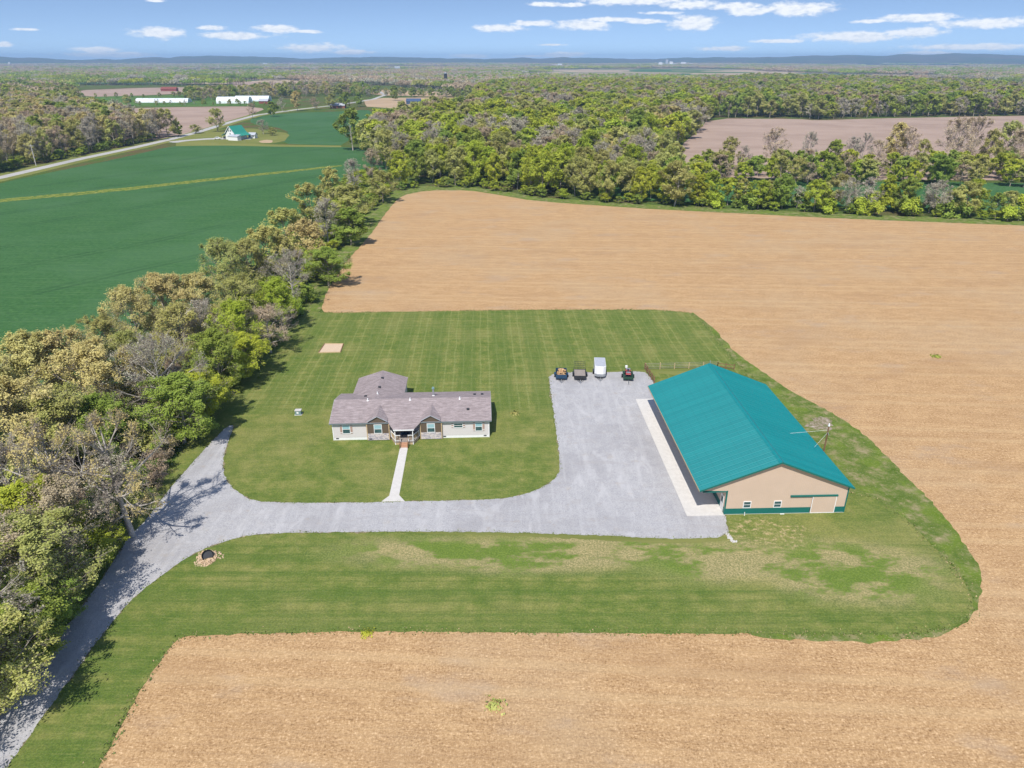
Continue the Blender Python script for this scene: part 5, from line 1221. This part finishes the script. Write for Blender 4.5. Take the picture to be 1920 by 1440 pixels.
# landscape trailer with mesh ramp
x, y = G(1087, 707); tr2 = empty('trailer', (x, y, 0), R(-3)); tag(tr2, 'black open utility trailer with raised mesh ramp, second from the left on the gravel', 'trailer')
for i in range(9): MB().box(-.95 + i * .211, -.95 + (i + 1) * .211 - .015, -1.6, 2.0, .50, .55).build('deck_board', M['greywood'], tr2)
fr = MB().bar((-1, -1.6, .48), (-1, 2, .48), .08, .12).bar((1, -1.6, .48), (1, 2, .48), .08, .12).bar((-1, -1.65, .48), (1, -1.65, .48), .08, .12).bar((-1, 2.05, .48), (1, 2.05, .48), .08, .12)
fr.build('frame', M['dark'], tr2)
for sx in (-1, 1):
    rl = MB().bar((sx, -1.6, .9), (sx, 2, .9), .06)
    for yy in (-1.6, -.7, .2, 1.1, 2): rl.bar((sx, yy, .5), (sx, yy, .9), .05)
    rl.build('side_rail', M['dark'], tr2); wheel(tr2, sx * 1.16, .25); MB().box(sx * 1.16 - .13, sx * 1.16 + .13, -.2, .7, .72, .76).build('fender', M['dark'], tr2)
rp_ = MB()
for i in range(8): rp_.bar((-.95 + i * .271, 2.1, .55), (-.95 + i * .271, 2.2, 2.0), .035)
for i in range(5): rp_.bar((-.95, 2.1 + i * .025, .58 + i * .35), (.95, 2.1 + i * .025, .58 + i * .35), .035)
rp_.build('ramp', M['dark'], tr2); MB().box(-.98, .98, -1.62, -1.58, .55, .95).build('front_rail', M['dark'], tr2); tongue(tr2, 1.1, -1.7, 1.2)
# enclosed white trailer
x, y = G(1124, 703); tr3 = empty('trailer', (x, y, 0), R(-4)); tag(tr3, 'white enclosed cargo trailer with wedge nose on the gravel', 'trailer')
MB().prism([(-.95, -1.5), (-.5, -1.85), (.5, -1.85), (.95, -1.5), (.95, 2.2), (-.95, 2.2)], 'z', .5, 2.35).build('body', M['white'], tr3, bevel=.03)
MB().prism([(-.9, -1.45), (-.48, -1.78), (.48, -1.78), (.9, -1.45), (.9, 2.15), (-.9, 2.15)], 'z', 2.352, 2.40).build('roof', M['roofgrey'], tr3)
MB().prism([(-.955, -1.505), (-.505, -1.86), (.505, -1.86), (.955, -1.505), (.955, -1.2), (-.955, -1.2)], 'z', .49, .95).build('stone_guard', M['steel'], tr3)
MB().box(.956, .975, -.9, -.2, .6, 2.1).build('side_door', M['white'], tr3)
for sx in (-1, 1): wheel(tr3, sx * 1.08, .4); MB().box(sx * 1.08 - .13, sx * 1.08 + .13, -.1, .9, .72, .78).build('fender', M['dark'], tr3)
tongue(tr3, 1.0, -1.85, 1.1)
# trailer with two quad bikes' worth of gear
x, y = G(1177, 709); tr4 = empty('trailer', (x, y, 0), R(-6)); tag(tr4, 'narrow green framed trailer carrying a red quad bike, nearest the barn', 'trailer')
MB().box(-.8, .8, -1.5, 1.9, .45, .52).build('deck', M['green_paint'], tr4)
for sx in (-1, 1): MB().bar((sx * .84, -1.5, .72), (sx * .84, 1.9, .72), .05, .3).build('side_rail', M['green_paint'], tr4); wheel(tr4, sx * .98, .2)
MB().box(-.84, .84, -1.56, -1.5, .45, .95).build('front_panel', M['green_paint'], tr4); MB().bar((0, -1.5, .45), (0, -3.0, .45), .1).build('tongue', M['dark'], tr4); MB().tube((0, -2.9, 0), (0, -2.9, .8), .05).build('jack', M['steel'], tr4)
qb = empty('quad_bike', (x, y, .52), R(-6)); tag(qb, 'red quad bike riding on the green framed trailer by the barn', 'quad bike')
MB().box(-.22, .22, -.9, .9, .35, .55).build('frame', M['dark'], qb, bevel=.04)
MB().prism([(-1.05, .55), (-.9, .82), (-.35, .85), (-.2, .7), (-.2, .55)], 'x', -.42, .42).build('front_body', M['red'], qb, bevel=.04)
MB().prism([(.35, .55), (.4, .8), (.95, .85), (1.1, .6)], 'x', -.42, .42).build('rear_body', M['red'], qb, bevel=.04)
MB().prism([(-.2, .62), (-.15, .8), (.7, .95), (.75, .8)], 'x', -.15, .15).build('seat', M['dark'], qb, bevel=.03)
MB().bar((-.4, -.5, 1.08), (.4, -.5, 1.08), .05).bar((0, -.6, .8), (0, -.5, 1.08), .06).build('handlebar', M['dark'], qb)
MB().box(-.35, .35, -1.0, -.55, .88, .91).box(-.38, .38, .5, 1.05, .88, .91).build('rack', M['steel'], qb)
for sx in (-1, 1):
    for yy in (-.65, .68): wheel(qb, sx * .45, yy, .28, .22)
x2, y2 = G(1177, 700); jug = MB().box(-.2, .2, -.16, .16, .0, .4).build('white_box', M['white'], None, bevel=.04, loc=(x2 - .1, y2 + 1.3, .53)); tag(jug, 'small white box sitting at the back of the green framed trailer', 'box')

# ---------------------------------------------------------------- fences
def fence(P0, P1, n, H, mpost, label, rails, mrail, group=None, wdt=.11):
    e = empty('fence', (P0[0], P0[1], 0)); tag(e, label, 'fence', group)
    d = Vector((P1[0] - P0[0], P1[1] - P0[1], 0))
    for i in range(n + 1):
        c = d * (i / n); MB().box(c.x - wdt / 2, c.x + wdt / 2, c.y - wdt / 2, c.y + wdt / 2, 0, H * random.uniform(.95, 1.06)).build('post', mpost, e)
    for i in range(n):
        for z in rails: MB().bar(d * (i / n) + Vector((0, 0, z)), d * ((i + 1) / n) + Vector((0, 0, z + random.uniform(-.03, .03))), .05, .12 if mrail is M['oldwood'] else .03).build('rail', mrail, e)
    return e
A = G(1209, 693); B_ = G(1226, 719)
fence(A, B_, 4, 1.25, M['oldwood'], 'short dark weathered split rail fence at the back corner of the gravel', (.35, .75, 1.1), M['oldwood'], wdt=.18)
fence(G(1210, 693.5), G(1345, 690), 5, 1.25, M['wood'], 'long light wire fence with pale wooden posts behind the barn', (.3, .6, .9, 1.2), M['greywood'])
gp = fence(G(1345, 690), G(1376, 694), 2, 1.2, M['oldwood'], 'low dark fence piece past the back right corner of the barn roof', (.4, .9), M['oldwood'])

# ---------------------------------------------------------------- culvert, stones, weeds
def rock_mesh(seed, mat_):
    rg = np.random.default_rng(seed); bm = bmesh.new(); bmesh.ops.create_icosphere(bm, subdivisions=1, radius=1.0)
    for v in bm.verts: v.co *= float(rg.uniform(.7, 1.15)); v.co.z *= .6
    me = bpy.data.meshes.new('stone'); bm.to_mesh(me); bm.free(); me.materials.append(mat_); return me
RK = [rock_mesh(i, M['rock']) for i in range(4)]; GK = [rock_mesh(9 + i, M['greyrock']) for i in range(3)]
cx0, cy0 = G(390, 1046)
cul = empty('culvert', (cx0, cy0, 0)); tag(cul, 'round black culvert pipe mouth in the lawn beside the drive', 'culvert')
n = 20; V = []; Fq = []
tilt = Vector((.35, -.75, .56)).normalized(); c0 = Vector((0, 0, .33)); t1_ = tilt.cross(Vector((0, 0, 1))).normalized(); t2_ = tilt.cross(t1_)
mb = MB()
for i in range(n):
    a0_, a1_ = i * 2 * math.pi / n, (i + 1) * 2 * math.pi / n
    pr_ = lambda a, r, d: c0 + (t1_ * math.cos(a) + t2_ * math.sin(a)) * r + tilt * d
    mb.add([pr_(a0_, .62, .12), pr_(a1_, .62, .12), pr_(a1_, .54, .12), pr_(a0_, .54, .12), pr_(a0_, .54, -1.0), pr_(a1_, .54, -1.0), pr_(a0_, .62, -1.0), pr_(a1_, .62, -1.0)], [(0, 1, 2, 3), (3, 2, 5, 4), (1, 0, 6, 7)])
mb.build('pipe', M['tyre'], cul, smooth=True)
mb = MB().tube(c0 - tilt * .12, c0 - tilt * .06, .54, n=20); mb.build('pipe_shade_disc', M['dark'], cul)  # dark disc closing the pipe, painted shade in place of its depth
rr_ = empty('stone_ring', (cx0, cy0, 0)); tag(rr_, 'ring of tan broken stones laid round the culvert mouth', 'stones')
k = 0
for i in range(400):
    a = random.uniform(0, 6.283); r = random.uniform(.55, 1.45) * (1 + .18 * math.sin(3 * a + 1)); s = random.uniform(.04, .11)
    p_ = Vector((math.cos(a) * r * 1.0, math.sin(a) * r * 1.0, .04 + .12 * max(0, 1.5 - r)))
    if k >= 299: break
    o = link('stone', RK[k % 4], rr_, p_, (random.random(), random.random(), random.random() * 6)); o.scale = (s * 1.3, s, s); k += 1
sheet('stony_ground', [(372, 1046), (379, 1034), (394, 1030), (406, 1037), (405, 1051), (397, 1059), (385, 1063), (377, 1056)], .043, M['stony'], .15, .2, 1)
dx, dy = G(1376, 1016); ds = empty('stone_pile', (dx, dy, 0)); tag(ds, 'small line of pale grey stones at the front corner of the gravel', 'stones')
for i in range(60):
    f_ = random.random(); s = random.uniform(.05, .14) * (1.5 if f_ < .2 else 1)
    o = link('stone', GK[i % 3], ds, (-.45 * f_ + random.gauss(0, .16), 1.7 * f_ + random.gauss(0, .16), .05), (random.random(), 0, random.random() * 6)); o.scale = (s, s, s)
def weed(u, v, s, label, mat_='green'):
    x, y = G(u, v); rg = np.random.default_rng(int(u)); P = rg.normal(size=(120, 3)) * np.array([.5, .5, .15]) * s; P[:, 2] = np.abs(P[:, 2]) + .05
    V, Fc = leaves(P, .12 * s + .03, rg, unit(P)); o = link('weed_clump', np_mesh('weed_clump', V, Fc, LEAF[mat_])); o.location = (x, y, .02); tag(o, label, 'weeds')
weed(928, 1322, .8, 'olive green weed clump alone in the front stubble field', 'olive'); weed(1755, 669, .9, 'green weed clump alone in the stubble right of the barn')
weed(688, 1188, .6, 'bright green weed tuft at the front edge of the lawn', 'lime'); weed(966, 775, .7, 'yellowish plant on the lawn right of the house', 'olive')

# ragged grass along every mown and gravelled edge
def tufts(name, outlines, per_m, off, hgt, matl, label):
    V = []
    for pts in outlines:
        w_ = [Vector(G(*p)) for p in pts]
        q = [Vector(p) for p in smooth_poly([(p.x, p.y) for p in w_], 1.0, 0.15, 0.9, 1)]
        for i in range(len(q)):
            a, b_ = q[i], q[(i + 1) % len(q)]; mid_ = (a + b_) / 2; u, v, _z = proj(mid_.x, mid_.y, 0)
            if not (-30 < u < 1950 and v < 1480): continue
            L = (b_ - a).length; nrm = Vector((b_.y - a.y, a.x - b_.x)).normalized()
            dens = per_m * (0.35 + 1.3 * max(0, mnoise.noise(Vector((mid_.x * .35, mid_.y * .35, 3)))))
            for _ in range(int(L * dens + random.random())):
                c = a.lerp(b_, random.random()) + nrm * random.gauss(0, off); h = hgt * random.uniform(.5, 1.5); an = random.uniform(0, 6.28); w2 = h * random.uniform(.25, .6)
                ln = Vector((random.gauss(0, .35), random.gauss(0, .35))) * h
                V += [(c.x - math.cos(an) * w2, c.y - math.sin(an) * w2, .03), (c.x + math.cos(an) * w2, c.y + math.sin(an) * w2, .03), (c.x + ln.x, c.y + ln.y, h)]
    o = link(name, np_mesh(name, np.array(V), np.arange(len(V)).reshape(-1, 3), matl)); tag(o, label, 'grass', None, 'stuff')
tufts('grass_tufts', [DRIVE], 30, .15, .13, M['tuft'], 'uneven grass tufts along the gravel edges')
tufts('grass_tufts', [LAWN], 26, .26, .17, M['tuft'], 'uneven grass tufts along the lawn edge')
tufts('straw_tufts', [LAWN], 18, .45, .12, M['chaff'], 'loose straw along the lawn edge')

# ---------------------------------------------------------------- distant farm buildings
def gable_house(u, v, w_, d_, h, rh, wallm, roofm, label, cat, rz=0.0, name='farm_building', wins=True, ridge='x'):
    x, y = G(u, v); e = empty(name, (x, y, 0), rz); tag(e, label, cat)
    if ridge == 'x':
        MB().prism([(0, 0), (d_, 0), (d_, h), (d_ / 2, h + rh), (0, h)], 'x', -w_ / 2, w_ / 2).build('wall', M[wallm], e)
        for a, b_ in ((-.4, d_ / 2), (d_ + .4, d_ / 2)): MB().slab([(-w_ / 2 - .4, a, h - .1), (w_ / 2 + .4, a, h - .1), (w_ / 2 + .4, b_, h + rh + .15), (-w_ / 2 - .4, b_, h + rh + .15)], .12).build('roof', M[roofm], e)
    else:
        MB().prism([(-w_ / 2, 0), (w_ / 2, 0), (w_ / 2, h), (0, h + rh), (-w_ / 2, h)], 'y', 0, d_).build('wall', M[wallm], e)
        for a in (-1, 1): MB().slab([(0, -.5, h + rh + .15), (0, d_ + .5, h + rh + .15), (a * (w_ / 2 + .5), d_ + .5, h - .15), (a * (w_ / 2 + .5), -.5, h - .15)], .14).build('roof', M[roofm], e)
    if wins:
        for i in range(max(2, int(w_ / 3.5))):
            xx = -w_ / 2 + (i + .5) * w_ / max(2, int(w_ / 3.5)); MB().box(xx - .45, xx + .45, -.06, -.01, h * .35, h * .35 + 1.3).build('window', M['glass'], e)
    return e
# white farmhouse with flared green roof
fx, fy = G(433, 262); fh = empty('farmhouse', (fx, fy, 0), R(-24)); tag(fh, 'white farmhouse with flared green roof beside the country road', 'farmhouse')
MB().prism([(-4.2, 0), (4.2, 0), (4.2, 3.0), (0, 8.2), (-4.2, 3.0)], 'y', 0, 11).build('wall', M['white'], fh)
for sgn in (-1, 1):
    MB().slab([(0, -.6, 8.7), (0, 11.6, 8.7), (sgn * 4.2, 11.6, 4.1), (sgn * 4.2, -.6, 4.1)], .18).build('roof', M['roofgreen'], fh)
    MB().slab([(sgn * 4.2, -.6, 4.1), (sgn * 4.2, 11.6, 4.1), (sgn * 7.6, 11.6, 2.7), (sgn * 7.6, -.6, 2.7)], .15).build('flared_roof', M['roofgreen'], fh)
    MB().box(sgn * 7.1 - .1, sgn * 7.1 + .1, .0, .2, 0, 2.7).build('porch_post', M['white'], fh)
    MB().bar((0, -.65, 8.6), (sgn * 4.2, -.65, 4.0), .06, .3).build('roof_trim', M['white'], fh)
for (a, z) in [(-.7, 5.2), (.7, 5.2), (-2, 1.2), (2.2, 1.2), (.1, 3.2)]: MB().box(a - .35, a + .35, -.06, -.01, z, z + 1.2).build('window', M['glass'], fh)
ad = MB().box(1.2, 9.4, -3.6, -.1, 0, 2.6).build('annex', M['white'], fh); MB().slab([(1.0, -3.9, 2.65), (9.6, -3.9, 2.65), (9.6, -.08, 3.7), (1.0, -.08, 3.7)], .12).build('annex_roof', M['roofgrey'], ad)
gable_house(472, 259.5, 4.6, 4.5, 2.3, 1.3, 'white', 'roofgrey', 'small pale shed right of the white farmhouse', 'shed', R(-6), 'shed')
def hoop(u, v, L, w_, h, label, rz=0.0):
    x, y = G(u, v); e = empty('greenhouse', (x, y, 0), rz); tag(e, label, 'greenhouse')
    prof = [(w_ / 2 * math.cos(a), h * (math.sin(a) ** .8)) for a in np.linspace(0, math.pi, 13)]
    MB().prism([(p[0] + w_ / 2, max(0, p[1])) for p in prof], 'x', -L / 2, L / 2).build('cover', M['greenhouse'], e)
    MB().box(L / 2 + .02, L / 2 + .1, w_ / 2 - 1.5, w_ / 2 + 1.5, 0, h * .6).build('door', M['steel'], e)
    mb = MB()
    for i in range(9):
        xx = -L / 2 + L * i / 8
        for a, b_ in zip(prof[:-1], prof[1:]): mb.bar((xx, a[0] + w_ / 2, max(0, a[1]) + .04), (xx, b_[0] + w_ / 2, max(0, b_[1]) + .04), .15)
    mb.build('hoops', M['steel'], e)
hoop(303, 192.5, 66, 14, 5.0, 'long low white greenhouse, the left one in the far meadow')
hoop(436, 194, 40, 15, 7.5, 'tall white hoop greenhouse, the middle one in the far meadow'); hoop(472, 190, 44, 14, 6.5, 'grey white hoop greenhouse, the right one partly behind the middle one')
gable_house(316, 171, 26, 10, 3.5, 3.0, 'barnred', 'barnred', 'long faded red barn in the far tilled field', 'barn', 0, 'barn', False)
gable_house(494, 194.5, 11, 8, 3.2, 2.6, 'barnred', 'roofgrey', 'small red shed beside the right greenhouse', 'shed', 0, 'shed', False)
gable_house(633, 203, 16, 8, 3.0, 2.2, 'brick', 'roofgrey', 'red brick house between trees at the far wheat field', 'house', 0, 'house')
gable_house(681, 168.5, 12, 9, 6, 3, 'white', 'roofgrey', 'white two storey house by the far road bend', 'house', 0, 'house')
gable_house(775, 195.5, 17, 10, 3.4, 2.8, 'roofblue', 'roofblue', 'dark blue roofed house in the far tan field', 'house', 0, 'house')
gable_house(868, 164, 30, 10, 4, 2.4, 'white', 'roofgrey', 'long pale farm building behind the woods', 'farm building', 0)
gable_house(888, 166, 22, 10, 3.5, 2.4, 'white', 'roofgrey', 'second pale farm building behind the woods', 'farm building', 0)
x, y = G(836, 162); si = empty('silo', (x, y, 0)); tag(si, 'dark blue farm silo rising over far trees', 'silo')
MB().tube((0, 0, 0), (0, 0, 24), 3.2, n=20).build('tower', M['dark'], si, smooth=False); MB().tube((0, 0, 24), (0, 0, 26), 3.3, 1.0, 20).build('dome', M['steel'], si)
TOWN = [(1043, 124.6, 60, 10, 'white'), (1050, 124.4, 30, 16, 'white'), (1065, 121.5, 30, 10, 'white'), (1238, 124.4, 26, 26, 'white'), (1250, 124.0, 18, 42, 'roofgrey'), (1258, 124.3, 24, 30, 'white'), (1264, 123.9, 40, 14, 'roofblue'),
        (1281, 122.8, 40, 24, 'white'), (1296, 122.4, 30, 14, 'white'), (340, 124.6, 22, 9, 'white'), (352, 123.8, 26, 9, 'white'), (363, 122.6, 14, 12, 'white'), (437, 123.8, 20, 10, 'white'), (468, 122.4, 14, 9, 'white'),
        (478, 122.9, 24, 12, 'white'), (497, 121.9, 38, 14, 'white'), (520, 122.6, 30, 10, 'roofgrey'), (548, 122.4, 40, 12, 'white'), (567, 121.6, 20, 9, 'white'), (608, 123.4, 16, 11, 'white'), (745, 131.5, 26, 13, 'roofgrey'), (18, 123.8, 9, 26, 'white'),
        (1130, 122.5, 20, 9, 'white'), (1468, 119.5, 50, 9, 'white'), (1675, 130.5, 20, 9, 'roofgrey')]
for i, (u, v, wd, h, c) in enumerate(TOWN):
    x, y = G(u, v); e = empty('far_building', (x, y, 0))
    place = 'horizon plant right of centre' if 1200 < u < 1300 else ('horizon farmstead near the centre' if 1000 < u < 1135 else ('town on the left horizon' if u < 760 else 'far countryside on the right'))
    same = sorted([q[0] for q in TOWN if (1200 < q[0] < 1300) == (1200 < u < 1300) and (1000 < q[0] < 1135) == (1000 < u < 1135) and (q[0] < 760) == (u < 760)])
    tag(e, nth(same.index(u)) + (' building, slim and ' if h > 20 else ' building, low and ') + ('white' if c == 'white' else 'grey') + ', from the left in the ' + place, 'building', 'buildings in the ' + place)
    MB().box(-wd / 2, wd / 2, 0, 14, 0, h).build('wall', M[c], e)
    MB().prism([(-.5, h), (14.5, h), (7, h + 3.5)], 'x', -wd / 2 - .5, wd / 2 + .5).build('roof', M['roofgrey'], e)
# utility poles along the road
for i, (u, v, lb) in enumerate([(68, 311, 'pale utility pole beside the road, the nearer one on the left'), (274, 264, 'pale utility pole beside the road, the farther one by the wood end')]):
    x, y = G(u, v); e = empty('utility_pole', (x, y, 0)); tag(e, lb, 'utility pole'); MB().tube((0, 0, 0), (0, 0, 10.5), .22, .16).build('pole', M['greyrock'], e); MB().bar((-1.3, 0, 9.8), (1.3, 0, 9.8), .18).build('crossarm', M['greyrock'], e)
# vehicles in the farmyard
def car(u, v, c, rz, label):
    x, y = G(u, v); e = empty('car', (x, y, 0), rz); tag(e, label, 'car')
    MB().prism([(-2.2, .35), (2.2, .35), (2.2, .8), (1.3, .95), (.8, 1.45), (-1.2, 1.45), (-1.7, .95), (-2.2, .85)], 'y', -.85, .85).build('body', M[c], e, bevel=.05)
    MB().prism([(1.22, .98), (.78, 1.38), (-1.15, 1.38), (-1.6, .98)], 'y', -.86, .86).build('windows', M['glass'], e)
    for sx in (-1.4, 1.4):
        for sy in (-.8, .8): MB().tube((sx, sy - .1, .33), (sx, sy + .1, .33), .33, n=12).build('wheel', M['tyre'], e)
car(408, 261, 'white', R(4), 'white car parked on the farm track left of the farmhouse'); car(440, 261.6, 'white', R(2), 'white car parked before the farmhouse annex'); car(425, 259.6, 'dark', R(2), 'dark car at the farmhouse corner')
